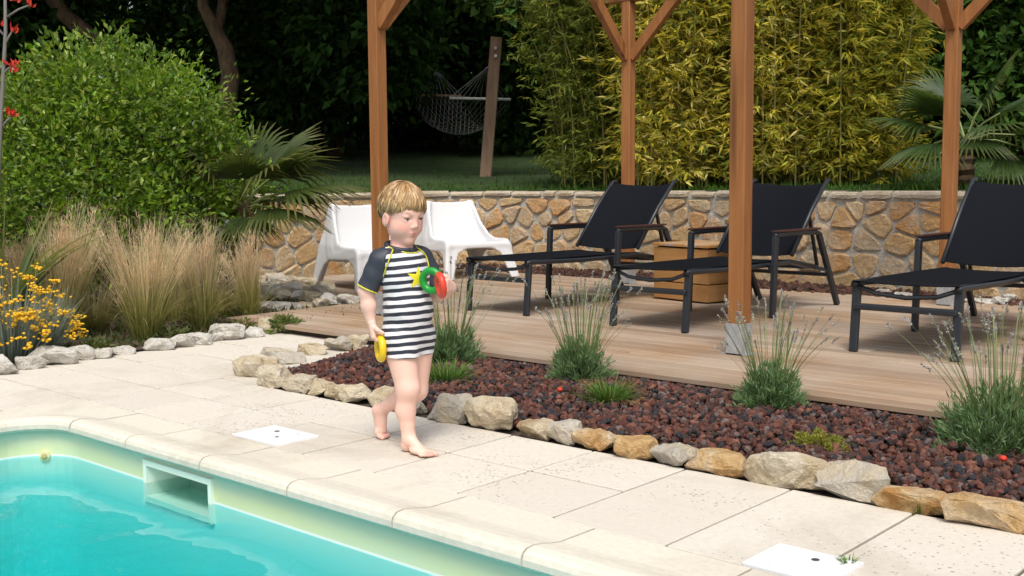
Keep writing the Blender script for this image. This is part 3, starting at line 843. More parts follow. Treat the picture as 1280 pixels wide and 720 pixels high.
# ---- implicit-surface tools (used for the moulded chairs and the child)
class Field:
    def __init__(s, lo, hi, h):
        s.lo = np.array(lo, float); s.h = h
        s.n = np.ceil((np.array(hi) - s.lo) / h).astype(int) + 1
        s.a = np.full(s.n, 1.0, dtype=np.float32)
    def block(s, lo, hi, pad):
        i0 = np.clip(np.floor((np.array(lo) - pad - s.lo) / s.h).astype(int), 0, s.n - 1)
        i1 = np.clip(np.ceil((np.array(hi) + pad - s.lo) / s.h).astype(int) + 1, 1, s.n)
        sl = tuple(slice(a, b) for a, b in zip(i0, i1))
        ax = [s.lo[k] + np.arange(i0[k], i1[k]) * s.h for k in range(3)]
        return sl, np.meshgrid(*ax, indexing='ij', sparse=False)
    def comb(s, sl, d, k, op):
        a = s.a[sl]; d = d.astype(np.float32)
        if op == 'add':
            if k > 0:
                h = np.clip(0.5 + 0.5 * (a - d) / k, 0, 1); s.a[sl] = a * (1 - h) + d * h - k * h * (1 - h)
            else: s.a[sl] = np.minimum(a, d)
        else:
            if k > 0:
                h = np.clip(0.5 - 0.5 * (a + d) / k, 0, 1); s.a[sl] = a * (1 - h) + (-d) * h + k * h * (1 - h)
            else: s.a[sl] = np.maximum(a, -d)
    def cap(s, A, B, ra, rb, k=0.01, op='add', off=0.0):
        A = np.array(A, float); B = np.array(B, float); ra += off; rb += off
        rr = max(ra, rb)
        sl, (X, Y, Z) = s.block(np.minimum(A, B) - rr, np.maximum(A, B) + rr, k + 3 * s.h)
        d = B - A; L2 = max(d @ d, 1e-12)
        t_ = np.clip(((X - A[0]) * d[0] + (Y - A[1]) * d[1] + (Z - A[2]) * d[2]) / L2, 0, 1)
        D = np.sqrt((X - A[0] - t_ * d[0]) ** 2 + (Y - A[1] - t_ * d[1]) ** 2 + (Z - A[2] - t_ * d[2]) ** 2) - (ra + (rb - ra) * t_)
        s.comb(sl, D, k, op)
    def ell(s, C, R, k=0.01, op='add', rot=None, off=0.0):
        C = np.array(C, float); R = np.array(R, float) + off; rr = R.max()
        sl, (X, Y, Z) = s.block(C - rr, C + rr, k + 3 * s.h)
        P = np.stack([X - C[0], Y - C[1], Z - C[2]], -1)
        if rot is not None: P = P @ np.array(rot)          # columns of rot: local axes in world
        k0 = np.sqrt(((P / R) ** 2).sum(-1)); k1 = np.sqrt(((P / R ** 2) ** 2).sum(-1)) + 1e-9
        s.comb(sl, k0 * (k0 - 1) / k1, k, op)
    def plane_cut(s, lo, hi, P, N):
        """remove what lies on the N side of the plane through P, within the box"""
        sl, (X, Y, Z) = s.block(lo, hi, 0)
        D = (X - P[0]) * N[0] + (Y - P[1]) * N[1] + (Z - P[2]) * N[2]
        s.a[sl] = np.maximum(s.a[sl], D)
    def nets(s):
        a = s.a; neg = a < 0
        cnt = np.zeros(np.array(a.shape) - 1, dtype=np.int8)
        C8 = [(i, j, k) for i in (0, 1) for j in (0, 1) for k in (0, 1)]
        nx, ny, nz = cnt.shape
        for i, j, k in C8: cnt += neg[i:i + nx, j:j + ny, k:k + nz]
        act = (cnt > 0) & (cnt < 8)
        I = np.argwhere(act)
        idx = np.full(cnt.shape, -1, dtype=np.int64); idx[act] = np.arange(len(I))
        acc = np.zeros((len(I), 3)); num = np.zeros(len(I))
        val = {c: a[I[:, 0] + c[0], I[:, 1] + c[1], I[:, 2] + c[2]] for c in C8}
        for c in C8:
            for ax in range(3):
                if c[ax] == 1: continue
                e = list(c); e[ax] = 1; e = tuple(e)
                va, vb = val[c], val[e]; mk = (va < 0) != (vb < 0)
                tt = np.where(mk, va / np.where(mk, va - vb, 1), 0)
                p = np.zeros((len(I), 3)); p[:] = c; p[:, ax] += tt
                acc[mk] += p[mk]; num[mk] += 1
        V = (I + acc / num[:, None]) * s.h + s.lo
        Fs = []
        for ax in range(3):
            b, c = (ax + 1) % 3, (ax + 2) % 3
            s0 = [slice(1, -1)] * 3; s1 = [slice(1, -1)] * 3; s0[ax] = slice(0, -1); s1[ax] = slice(1, None)
            n0 = neg[tuple(s0)]; n1 = neg[tuple(s1)]
            for flip in (False, True):
                E = np.argwhere((n0 & ~n1) if not flip else (~n0 & n1))
                if len(E) == 0: continue
                G = E.copy(); G[:, b] += 1; G[:, c] += 1
                q = []
                for db, dc in ((-1, -1), (0, -1), (0, 0), (-1, 0)):
                    H_ = G.copy(); H_[:, b] += db; H_[:, c] += dc
                    q.append(idx[H_[:, 0], H_[:, 1], H_[:, 2]])
                q = np.stack(q, 1)
                if flip: q = q[:, ::-1]
                Fs.append(q)
        Fq = np.concatenate(Fs); Fq = Fq[(Fq >= 0).all(1)]
        return V, Fq
def relax(V, F, it=2, lam=0.5, keep=None):
    V = V.copy(); n = len(V)
    for _ in range(it):
        acc = np.zeros_like(V); cnt = np.zeros(n)
        for k in range(4):
            a, b = F[:, k], F[:, (k + 1) % 4]
            np.add.at(acc, a, V[b]); np.add.at(cnt, a, 1); np.add.at(acc, b, V[a]); np.add.at(cnt, b, 1)
        W_ = acc / np.maximum(cnt, 1)[:, None]
        V += (W_ - V) * lam
    return V
def submesh(V, F, mask, C=None):
    f = F[mask]; u, inv = np.unique(f, return_inverse=True)
    return V[u], inv.reshape(f.shape), (None if C is None else C[u])

# ---- white moulded lounge chairs (front towards +X)
def poly_sdf(px, py, poly):
    d = np.full(px.shape, 1e9); s_ = np.ones(px.shape); n = len(poly)
    for i in range(n):
        ax, ay = poly[i]; bx, by = poly[i - 1]
        ex, ey = bx - ax, by - ay; wx, wy = px - ax, py - ay
        t_ = np.clip((wx * ex + wy * ey) / (ex * ex + ey * ey), 0, 1)
        d = np.minimum(d, (wx - ex * t_) ** 2 + (wy - ey * t_) ** 2)
        c1 = py >= ay; c2 = py < by; c3 = ex * wy > ey * wx
        s_ = np.where((c1 & c2 & c3) | (~c1 & ~c2 & ~c3), -s_, s_)
    return s_ * np.sqrt(d)
def make_chair():
    fld = Field((-0.56, -0.46, -0.03), (0.56, 0.46, 0.80), 0.011)
    sl, (X, Y, Z) = fld.block((-0.56, -0.46, -0.03), (0.56, 0.46, 0.80), 0)
    side = [(-0.47, 0.0), (-0.445, 0.20), (-0.41, 0.45), (-0.375, 0.66), (-0.355, 0.715), (-0.31, 0.72), (-0.26, 0.66), (-0.17, 0.52), (-0.06, 0.405), (0.04, 0.372), (0.22, 0.368), (0.33, 0.355), (0.375, 0.31), (0.41, 0.19), (0.465, 0.0), (0.405, 0.0), (0.355, 0.14), (0.30, 0.225), (0.20, 0.262), (0.0, 0.262), (-0.16, 0.245), (-0.27, 0.19), (-0.34, 0.10), (-0.40, 0.0)]
    half = np.interp(Z, [0.0, 0.25, 0.37, 0.5, 0.72], [0.375, 0.335, 0.315, 0.275, 0.235])
    d_side = np.maximum(poly_sdf(X, Z, side), np.abs(np.abs(Y) - half) - 0.016)
    fld.a = d_side.astype(np.float32)
    # seat and back sheet: a curved band between the sides
    prof = [(0.36, 0.318), (0.33, 0.335), (0.25, 0.325), (0.05, 0.275), (-0.08, 0.262), (-0.15, 0.29), (-0.20, 0.36), (-0.27, 0.52), (-0.335, 0.705)]
    dd = np.full(X.shape, 1e9)
    for (a0, a1), (b0, b1) in zip(prof[:-1], prof[1:]):
        ex, ez = b0 - a0, b1 - a1; t_ = np.clip(((X - a0) * ex + (Z - a1) * ez) / (ex * ex + ez * ez), 0, 1)
        dd = np.minimum(dd, np.sqrt((X - a0 - ex * t_) ** 2 + (Z - a1 - ez * t_) ** 2))
    cup = 0.035 * (np.abs(Y) / half) ** 3
    d_seat = np.maximum(dd - 0.012 - cup * 0.35, np.abs(Y) - half)
    k = 0.05; h = np.clip(0.5 + 0.5 * (fld.a - d_seat) / k, 0, 1); fld.a = (fld.a * (1 - h) + d_seat * h - k * h * (1 - h)).astype(np.float32)
    # front apron with an arch between the front legs, rear panel likewise
    for xa, zt, ztop in ((0.0, 0.27, 0.335), (1.0, 0.30, 0.70)):
        if xa == 0: xs_ = np.interp(Z, [0, 0.19, 0.31, 0.36], [0.452, 0.395, 0.362, 0.345])
        else: xs_ = np.interp(Z, [0, 0.20, 0.45, 0.66, 0.72], [-0.452, -0.428, -0.395, -0.36, -0.345])
        arch = (0.285 - 0.07 * (np.abs(Y) / 0.24) ** 4) if xa == 0 else (0.33 - 0.08 * (np.abs(Y) / 0.22) ** 4)
        inner = np.minimum(half - 0.055, 0.30)
        d2 = np.maximum(np.maximum(np.abs(X - xs_) - 0.013, np.abs(Y) - half), Z - ztop)
        hole = np.maximum(Z - arch, np.abs(Y) - (half - 0.075 - 0.04 * np.clip(Z / 0.25, 0, 1)))
        d2 = np.maximum(d2, -hole)
        k = 0.03; h = np.clip(0.5 + 0.5 * (fld.a - d2) / k, 0, 1); fld.a = (fld.a * (1 - h) + d2 * h - k * h * (1 - h)).astype(np.float32)
    fld.a = np.maximum(fld.a, (-Z).astype(np.float32))
    V, F = fld.nets(); V = relax(V, F, 3, 0.5)
    C = V[F].mean(1)
    r = empty('lounge_chair')
    isleg = C[:, 2] < 0.235
    isback = (~isleg) & (C[:, 0] < -0.13) & (C[:, 2] > 0.30)
    sets = [('seat', ~isleg & ~isback), ('backrest', isback)]
    for sx in (-1, 1):
        for sy in (-1, 1): sets.append(('leg', isleg & (C[:, 0] * sx > 0) & (C[:, 1] * sy > 0)))
    for nm, mk in sets:
        if mk.sum() == 0: continue
        v, f, _ = submesh(V, F, mk)
        link(nm, np_mesh(nm, v, f, smooth=True), MT['white'], r)
    return r
ch = make_chair()
def place_chair(o, x, y, fx, fy, label):
    o.location = (x, y, DECK_Z + 0.001); o.rotation_euler = (0, 0, math.atan2(fy, fx)); tag(o, label, 'chair', 'white plastic lounge chairs')
place_chair(ch, -7.67, 7.87, 0.93, -0.37, 'white moulded lounge chair next to the black lounger in front of wall')
c2 = copy_tree(ch); place_chair(c2, -7.47, 6.53, 0.97, -0.25, 'white moulded lounge chair under the palm fronds beside the rock heap')

# ---- rocks
def rock_mesh(sx, sy, sz, seed, npt=20, flat=0.25):
    rg = random.Random(seed); bm = bmesh.new()
    for _ in range(npt):
        v = Vector((rg.gauss(0, 1), rg.gauss(0, 1), rg.gauss(0, 1))).normalized() * rg.uniform(0.88, 1.08)
        e = 0.72
        v = Vector([math.copysign(abs(c) ** e, c) for c in v])
        v.z = max(v.z, -0.72); v.z = min(v.z, 0.86)
        bm.verts.new((v.x * sx / 2, v.y * sy / 2, v.z * sz / 2))
    bmesh.ops.convex_hull(bm, input=list(bm.verts))
    for v in [v for v in bm.verts if not v.link_faces]: bm.verts.remove(v)
    bmesh.ops.dissolve_limit(bm, angle_limit=0.25, verts=list(bm.verts), edges=list(bm.edges))
    bmesh.ops.bevel(bm, geom=list(bm.edges), offset=min(sx, sy, sz) * 0.06, segments=1, affect='EDGES', clamp_overlap=True)
    bmesh.ops.triangulate(bm, faces=list(bm.faces))
    for _ in range(2):
        bmesh.ops.subdivide_edges(bm, edges=[e for e in bm.edges if e.calc_length() > max(sx, sy) * 0.13], cuts=1)
        bmesh.ops.triangulate(bm, faces=list(bm.faces))
    from mathutils import noise as mn
    off_ = Vector((seed * 1.7, seed * .3, 0)); sm_ = min(sx, sy, sz)
    for v in bm.verts:
        d_n = mn.noise(v.co / sm_ * 1.4 + off_) * .16 + mn.noise(v.co / sm_ * 3.5 + off_) * .09
        v.co += v.co.normalized() * d_n * sm_
    for v in bm.verts:
        v.co += Vector((rg.uniform(-1, 1), rg.uniform(-1, 1), rg.uniform(-1, 1))) * min(sx, sy, sz) * 0.022
    zmin = min(v.co.z for v in bm.verts)
    for v in bm.verts: v.co.z -= zmin
    bmesh.ops.recalc_face_normals(bm, faces=bm.faces)
    me = bpy.data.meshes.new('rock'); bm.to_mesh(me); bm.free()
    return me
RID = [0]
def rock(p, wpx, hpx, mtl, label, group, depth_ratio=0.8, rz=None, sink=0.012, axis='x', name='edging_rock'):
    """a rock whose visible width/height in the photo are wpx/hpx, standing at ground point p"""
    RID[0] += 1
    c = M.T @ (np.array(p) - np.array([0, 0, CAM_H])); dep = c[2]
    wv = wpx * dep / F_PX; hv = hpx * dep / F_PX
    L = wv / 0.86; W_ = L * depth_ratio
    if L > 0.20: W_ = min(W_, 0.17)
    hz = (max(hv - W_ * 0.10, 0.035) + sink) * 1.12
    me = rock_mesh(L, W_, hz, 100 + RID[0])
    o = link(name, me, mtl, None, (p[0], p[1], p[2] - sink))
    if rz is None:
        # long axis roughly across the view
        rz = (0.12 if axis == 'x' else 0.73) + random.uniform(-.2, .2)
    o.rotation_euler = (0, 0, rz)
    return tag(o, label, 'rock', group)
T_, O_, G_, W_m = MT['rock_tan'], MT['rock_ochre'], MT['rock_grey'], MT['rock_white']
GB = 'rocks edging the lava gravel'
plain_tan = 'small tan rock in the edging row between lava gravel and paving'
# (px centre, py base, width, height, material, label)
BED = [(318, 472, 58, 28, T_, 'broad flat tan rock at the far tip of the gravel bed'),
       (340, 480, 30, 20, O_, 'small ochre rock tucked behind the walking child at the gravel tip'),
       (371, 484, 40, 25, T_, 'blocky tan rock with a grey face in the edging row near gravel tip'),
       (404, 489, 36, 20, T_, plain_tan), (428, 494, 30, 18, T_, plain_tan), (447, 499, 32, 17, T_, plain_tan), (470, 502, 32, 19, T_, plain_tan),
       (505, 510, 40, 24, T_, plain_tan), (548, 512, 34, 32, G_, 'grey rock half hidden behind the knee of the walking child'),
       (577, 528, 58, 40, G_, 'large grey and tan rock beside the child\'s leg in the edging row'),
       (628, 538, 66, 42, T_, 'tallest pale tan rock with white patches in the gravel edging row'),
       (683, 549, 50, 24, T_, 'long low tan rock right after the tallest edging rock'),
       (712, 556, 40, 28, G_, 'grey tan rock tilted against its neighbours in the edging row'),
       (751, 563, 50, 26, O_, 'warm ochre rock with a flat front in the edging row'),
       (800, 574, 52, 32, O_, 'rounded ochre tan boulder in the gravel edging row'),
       (853, 584, 62, 28, G_, 'flat grey rock lying low in the edging row'),
       (897, 596, 72, 30, O_, 'long pointed ochre rock in the edging row'),
       (979, 614, 96, 46, T_, 'big pale rock with grey patches below the yellow green sedum'),
       (1065, 628, 82, 46, G_, 'tall pale grey rock with rough crown in the edging row'),
       (1142, 644, 104, 34, O_, 'smooth orange rock with grass growing at its foot'),
       (1242, 664, 116, 48, O_, 'large orange rock with a white top at the end of the edging row')]
for px, py, wp_, hp_, mt_, lb in BED:
    p = ground(px, py - 6, 0.0)
    p.y = 3.262
    kk = 1.22 if px < 560 and px > 345 else 1.06
    if px < 330: p = Vector((-4.80, 3.375, 0))
    elif px < 345: p = Vector((-4.56, 3.30, 0))
    rock(p, wp_ * kk, hp_ * kk * 1.02, mt_, lb, GB if lb == plain_tan else None, 0.72, axis='x')
for px, py, wp_, hp_, mt_, lb in [(352, 452, 62, 22, G_, 'wide grey rock with white speckles on the far side of the gravel tip'),
                                  (390, 442, 40, 18, T_, 'low tan rock on the far side of the gravel tip'),
                                  (424, 438, 34, 22, G_, 'grey lichen speckled rock at the deck side of the gravel tip'),
                                  (450, 438, 30, 22, T_, 'tan rock against the deck edge at the gravel tip')]:
    rock(ground(px, py), wp_, hp_, mt_, lb, None, 0.7)
white_lb = 'whitish limestone rock in the row edging the grass bed beside paving'
for px, py, wp_, hp_, lb in [(8, 470, 36, 30, white_lb), (36, 464, 34, 22, white_lb), (68, 458, 58, 26, 'widest flat topped white rock edging the grass bed'), (102, 452, 32, 24, white_lb), (127, 450, 28, 16, white_lb),
                             (152, 446, 34, 14, 'low flat white slab of rock edging the grass bed'), (200, 440, 36, 18, white_lb), (226, 437, 28, 20, white_lb), (250, 433, 34, 18, white_lb), (272, 429, 18, 12, white_lb),
                             (284, 427, 38, 24, 'brightest white rock with a split top edging the grass bed'), (315, 424, 30, 16, white_lb), (336, 419, 26, 22, 'tan grey rock beside the succulent at the deck corner')]:
    rock(ground(px, py - 3), wp_, hp_, W_m if 'tan' not in lb else T_, lb, 'white rocks edging the grass bed' if lb == white_lb else None, 0.7, axis='y')
PILE = {'tan_limestone': 'tan', 'grey_limestone': 'grey', 'white_limestone': 'whitish'}
def pile_rock(p, w_, h_):
    mt_ = random.choice((G_, W_m, T_)); size_ = 'large' if w_ > 29 else 'small'
    lb = '%s %s rock in the loose heap between deck and stone wall' % (size_, PILE[mt_.name])
    rock(p, w_, h_, mt_, lb, '%s %s rocks of the heap' % (size_, PILE[mt_.name]), 0.8, axis='y', name='heaped_rock')
for px, py, wp_, hp_, z in [(350, 390, 46, 16, 0), (336, 376, 26, 24, 0), (357, 377, 22, 18, 0), (372, 387, 34, 12, 0), (384, 385, 26, 12, 0.02), (374, 374, 20, 12, .04), (362, 368, 40, 18, .05), (390, 376, 22, 16, .05), (402, 382, 18, 12, .05), (416, 380, 28, 20, .05), (434, 378, 26, 14, .062), (350, 360, 26, 20, .0), (378, 362, 36, 20, .03), (400, 370, 24, 18, .06), (330, 366, 22, 18, 0.0), (318, 378, 20, 16, 0.0), (326, 356, 24, 14, 0.0), (345, 350, 24, 12, 0.0), (306, 388, 22, 18, 0.0), (408, 362, 22, 12, .06), (303, 370, 24, 18, 0.0)]:
    pile_rock(ground(px, py, z), wp_ * 1.1, hp_)
# fill under the heap so that it reads as a pile
for k in range(14):
    a = Vector((random.uniform(-8.3, -6.95), random.uniform(4.9, 6.0), 0.0))
    if a.y > 5.4 and a.x > -7.5: continue
    pile_rock(a, random.uniform(20, 34), random.uniform(12, 20))
back_lb = 'pale rock on the bark strip behind the deck by the wall'
for px, py, wp_, hp_ in [(1130, 374, 24, 11), (1155, 379, 20, 11), (1224, 383, 34, 14), (1250, 384, 22, 16), (1262, 378, 16, 12), (1105, 368, 18, 9)]:
    rock(ground(px, py, 0.03), wp_, hp_, W_m, back_lb, 'rocks behind the deck', 0.8, name='bed_rock')

# ---- lava gravel and bark (uncountable)
ICO = None
def pebble_field(n, fpos, smin, smax, cols, name, mat_, label, cat=None):
    global ICO
    if ICO is None:
        bm = bmesh.new(); bmesh.ops.create_icosphere(bm, subdivisions=1, radius=1.0); bm.verts.ensure_lookup_table()
        ICO = (np.array([v.co[:] for v in bm.verts]), np.array([[v.index for v in f.verts] for f in bm.faces])); bm.free()
    v0, f0 = ICO; k = len(v0)
    P = fpos(n); n = len(P)
    S = RNG.uniform(smin, smax, (n, 1)) * RNG.uniform(0.7, 1.3, (n, 3)) * 0.5
    S[:, 2] *= 0.85
    V = v0[None] * (1 + RNG.uniform(-.28, .28, (n, k, 1)))
    V = V * S[:, None]
    q = RNG.normal(size=(n, 4)); q /= np.linalg.norm(q, axis=1)[:, None]
    w_, x, y, z = q.T
    R = np.stack([np.stack([1 - 2 * (y * y + z * z), 2 * (x * y - z * w_), 2 * (x * z + y * w_)], 1), np.stack([2 * (x * y + z * w_), 1 - 2 * (x * x + z * z), 2 * (y * z - x * w_)], 1), np.stack([2 * (x * z - y * w_), 2 * (y * z + x * w_), 1 - 2 * (x * x + y * y)], 1)], 1)
    V = np.einsum('nij,nkj->nki', R, V) + P[:, None]
    F = (f0[None] + (np.arange(n) * k)[:, None, None]).reshape(-1, 3)
    ci = RNG.choice(len(cols), n, p=[c[1] for c in cols]); base = np.array([c[0] for c in cols])[ci] * RNG.uniform(0.7, 1.35, (n, 1))
    C = np.repeat(base, k, axis=0)
    me = np_mesh(name, V.reshape(-1, 3), F, C)
    o = link(name, me, mat_); tag(o, label, cat, kind='stuff')
    return o
t = NT('lava_stone'); n_ = t.noise(t.wco(), 160, 4, 0.7)
t.base(t.mix(0.6, t.attr(), t.ramp(n_, [(0.3, (0.4, 0.4, 0.4)), (0.7, (1.2, 1.2, 1.2))]), 'MULTIPLY')); t.rough(0.92); t.p.inputs['Specular IOR Level'].default_value = 0.2; t.bump(n_, 0.8, 0.004); MT['lava'] = t.m
BEDL = [(3.22, -4.35), (3.42, -4.72), (3.85, -4.84), (4.2, -5.0), (4.5, -5.12)]
def lava_pos(n):
    P = np.empty((n, 3)); P[:, 0] = RNG.uniform(-5.2, 1.4, n); P[:, 1] = RNG.uniform(3.30, 4.50, n)
    left = np.interp(P[:, 1], [b[0] for b in BEDL], [b[1] for b in BEDL])
    keep = P[:, 0] > left + 0.03
    edge = np.minimum((P[:, 1] - 3.27) / 0.14, 1).clip(0.15, 1) * np.minimum((P[:, 0] - left) / 0.2, 1).clip(0.15, 1)
    bk = np.clip((4.40 - P[:, 1]) / 0.12, 0.30, 1)
    P[:, 2] = 0.008 + RNG.uniform(0, 1, n) ** 0.7 * 0.042 * edge * bk + 0.010 * np.sin(P[:, 0] * 5) * np.sin(P[:, 1] * 7 + 1) * edge * bk
    return P[keep]
pebble_field(27000, lava_pos, 0.015, 0.037, [((0.125, 0.052, 0.040), 0.32), ((0.085, 0.045, 0.038), 0.26), ((0.038, 0.036, 0.040), 0.20), ((0.18, 0.080, 0.055), 0.13), ((0.15, 0.11, 0.10), 0.09)], 'lava_gravel', MT['lava'], 'red brown lava gravel filling the bed between rocks and deck', 'gravel')
def bark_pos(n):
    P = np.empty((n, 3)); P[:, 0] = RNG.uniform(-9.0, 1.0, n); P[:, 1] = RNG.uniform(8.36, 9.25, n); P[:, 2] = 0.02 + RNG.uniform(0, .035, n)
    return P
pebble_field(7000, bark_pos, 0.025, 0.06, [((0.10, 0.05, 0.035), 0.5), ((0.06, 0.035, 0.028), 0.4), ((0.15, 0.08, 0.055), 0.1)], 'bark_mulch', MT['lava'], 'dark brown mulch on the strip between deck and stone wall', 'mulch')
bead = 'tiny red ball lying on the lava gravel'
for px, py in ((700, 487), (1254, 573)):
    bm = bmesh.new(); bmesh.ops.create_icosphere(bm, subdivisions=2, radius=0.013)
    for v in bm.verts: v.co.z *= 0.85
    me = bpy.data.meshes.new('bead'); bm.to_mesh(me); bm.free()
    for p_ in me.polygons: p_.use_smooth = True
    o = link('red_bead', me, MT['red'], None, ground(px, py, 0.06)); tag(o, bead, 'bead', 'red beads on the gravel')
# ================================================================== PLANTS
def nrm(a): return a / np.maximum(np.linalg.norm(a, axis=-1, keepdims=True), 1e-9)
def rdir(n):
    return nrm(RNG.normal(size=(n, 3)))
def pick(cols, n, jitter=0.25):
    """cols: [((r,g,b), weight)]"""
    w_ = np.array([c[1] for c in cols]); ci = RNG.choice(len(cols), n, p=w_ / w_.sum())
    return np.array([c[0] for c in cols])[ci] * RNG.uniform(1 - jitter, 1 + jitter, (n, 1))
def leaf_arrays(C, D, N, L, W_, cols, fold=0.15, wide=0.45):
    """rhombic folded leaves: base C, direction D, face normal N"""
    n = len(C); D = nrm(D); S = nrm(np.cross(D, N)); N = nrm(np.cross(S, D))
    L = np.broadcast_to(np.asarray(L, float).reshape(-1, 1), (n, 1)); W_ = np.broadcast_to(np.asarray(W_, float).reshape(-1, 1), (n, 1))
    mid = C + D * L * wide
    V = np.stack([C, mid + S * W_ / 2 + N * W_ * fold, C + D * L - N * L * 0.08, mid - S * W_ / 2 + N * W_ * fold], 1).reshape(-1, 3)
    b = np.arange(n)[:, None] * 4
    F = np.concatenate([b + [0, 1, 2], b + [0, 2, 3]], 1).reshape(-1, 3)
    return V, F, np.repeat(cols, 4, axis=0)
def merge(parts):
    Vs, Fs, Cs = [], [], []; o = 0
    for V, F, C in parts:
        Vs.append(V); Fs.append(F + o); Cs.append(C); o += len(V)
    return np.concatenate(Vs), np.concatenate(Fs), np.concatenate(Cs)
def blades(base, az, lean, bend, L, W_, ramp_cols, seg=5, jit=0.2, taper=.92):
    """curved grass blades; lean/bend are outward tip shifts in units of length"""
    n = len(base); out = np.stack([np.cos(az), np.sin(az), np.zeros(n)], 1); side = np.stack([-np.sin(az), np.cos(az), np.zeros(n)], 1)
    tw = RNG.uniform(0, math.pi, n)[:, None]; side = side * np.cos(tw) + out * np.sin(tw) * 0.7
    ts = np.linspace(0, 1, seg + 1); V = np.empty((n, seg + 1, 2, 3)); Cc = np.empty((n, seg + 1, 2, 3))
    keys = [k[0] for k in ramp_cols]; rc = np.array([k[1] for k in ramp_cols])
    jj = RNG.uniform(1 - jit, 1 + jit, (n, 1))
    for i, t_ in enumerate(ts):
        o_ = (lean * t_ + bend * t_ * t_)[:, None]; z = (t_ - 0.45 * np.clip(lean * t_ + bend * t_ * t_, 0, 2) ** 2)[:, None] * np.sqrt(np.clip(1 - 0.25 * (lean + bend) ** 2, 0.3, 1))[:, None]
        p = base + (out * o_ + np.array([0, 0, 1.0]) * z) * L[:, None]
        wv = W_[:, None] * (1 - t_ ** 2 * taper) * 0.5
        V[:, i, 0] = p - side * wv; V[:, i, 1] = p + side * wv
        Cc[:, i, :, :] = (np.array([np.interp(t_, keys, rc[:, k]) for k in range(3)])[None] * jj)[:, None]
    k = (seg + 1) * 2; F = []
    for i in range(seg): F += [[2 * i, 2 * i + 1, 2 * i + 3], [2 * i, 2 * i + 3, 2 * i + 2]]
    F = (np.array(F)[None] + (np.arange(n) * k)[:, None, None]).reshape(-1, 3)
    return V.reshape(-1, 3), F, Cc.reshape(-1, 3)
def put(name, arr, m, parent=None, loc=None):
    return link(name, np_mesh(name, *arr), m, parent, loc)

# ---- feather grasses
def feather_grass(loc, h, spread, n, label, tilt=(0, 0), tan=1.0, seedhead=True):
    r = empty('feather_grass', loc); tag(r, label, 'grass')
    b = np.zeros((n, 3)); a0 = RNG.uniform(0, 2 * math.pi, n); rr = 0.042 * np.sqrt(RNG.uniform(0, 1, n)) * h / .7
    b[:, 0] = rr * np.cos(a0); b[:, 1] = rr * np.sin(a0)
    L = h * RNG.uniform(0.62, 1.08, n)
    lean = np.abs(RNG.normal(0.0, 0.15, n)) * spread; bend = np.abs(RNG.normal(0.02, 0.13, n)) * spread
    g1, g2, g3 = np.array((0.17, 0.20, 0.045)), np.array((0.36, 0.34, 0.11)), np.array((0.64, 0.53, 0.35))
    nt = 13; ti = RNG.integers(0, nt, n); taz = RNG.uniform(0, 2 * math.pi, nt); tle = np.abs(RNG.normal(.05, .17, nt)) * spread; thh = RNG.uniform(.72, 1.12, nt)
    lean = np.abs(tle[ti] + RNG.normal(0, .055, n) * spread); L = h * RNG.uniform(.70, 1.05, n) * thh[ti]; bend = bend * .8
    b[:, 0] += np.cos(taz[ti]) * .03 * spread; b[:, 1] += np.sin(taz[ti]) * .03 * spread
    A = blades(b, taz[ti] + RNG.normal(0, .35, n), lean, bend, L, np.full(n, 0.0042), [(0, g1), (0.42, g2 * (0.9 + 0.1 * tan)), (0.70, g3 * tan), (1, g3 * 1.2 * tan)], 6, 0.35)
    A[0][:, 0] += A[0][:, 2] * tilt[0]; A[0][:, 1] += A[0][:, 2] * tilt[1]
    put('blades', A, MT['grass'], r)
    # arching low straw blades
    m_ = n // 5; b2 = b[:m_].copy(); L2 = h * RNG.uniform(0.4, 0.75, m_)
    A = blades(b2, RNG.uniform(0, 2 * math.pi, m_), RNG.uniform(0.25, .6, m_), RNG.uniform(.2, .7, m_), L2, np.full(m_, 0.004), [(0, g1 * .8), (.5, g2 * .8), (1, g3 * .7)], 6, 0.35)
    put('drooping_blades', A, MT['grass'], r)
    if seedhead:
        k = 46; tj = RNG.integers(0, nt, k); az = taz[tj] + RNG.normal(0, .35, k); rt_ = np.abs(tle[tj] * 1.15 + RNG.normal(.03, .06, k) * spread) * h; zt_ = h * RNG.uniform(.80, 1.02, k) * thh[tj]; tip = np.stack([np.cos(az) * rt_, np.sin(az) * rt_, zt_ - rt_ * .5], 1)
        C = np.repeat(tip, 26, 0) * (1 - RNG.uniform(0, .22, (k * 26, 1))) + RNG.normal(size=(k * 26, 3)) * np.array([.010, .010, .015])
        C[:, 0] += C[:, 2] * tilt[0]; C[:, 1] += C[:, 2] * tilt[1]
        ax = np.repeat(tip / np.linalg.norm(tip, axis=1)[:, None], 26, 0)
        A = leaf_arrays(C, ax + RNG.normal(size=ax.shape) * .25, rdir(len(C)), RNG.uniform(.03, .06, len(C)), RNG.uniform(.0025, .004, len(C)), pick([((.74, .60, .43), 1), ((.62, .47, .32), 1)], len(C)))
        put('seed_plumes', A, MT['grass'], r)
    return r
def gp(px, py): return ground(px, py, 0.015)
feather_grass(gp(182, 424), 0.80, 1.15, 1000, 'widest straw plumed feather grass clump behind the low white slab rock', (-0.03, 0.02))
feather_grass(gp(252, 412), 0.70, 0.85, 750, 'upright greenish feather grass clump behind the widest grass clump', (0.0, 0.0), 0.85)
feather_grass(gp(314, 400), 0.62, 0.70, 600, 'narrow feather grass clump beside the rock heap and deck corner', (0.02, 0.0), 0.95)
feather_grass(gp(72, 425), 0.82, 1.0, 700, 'windblown feather grass clump behind the yellow flowers', (0.10, 0.12), 1.0)
feather_grass(gp(118, 414), 0.42, 1.6, 330, 'low dark sprawling grass clump between two straw plumed grasses', (0.0, 0.05), 0.55, False)
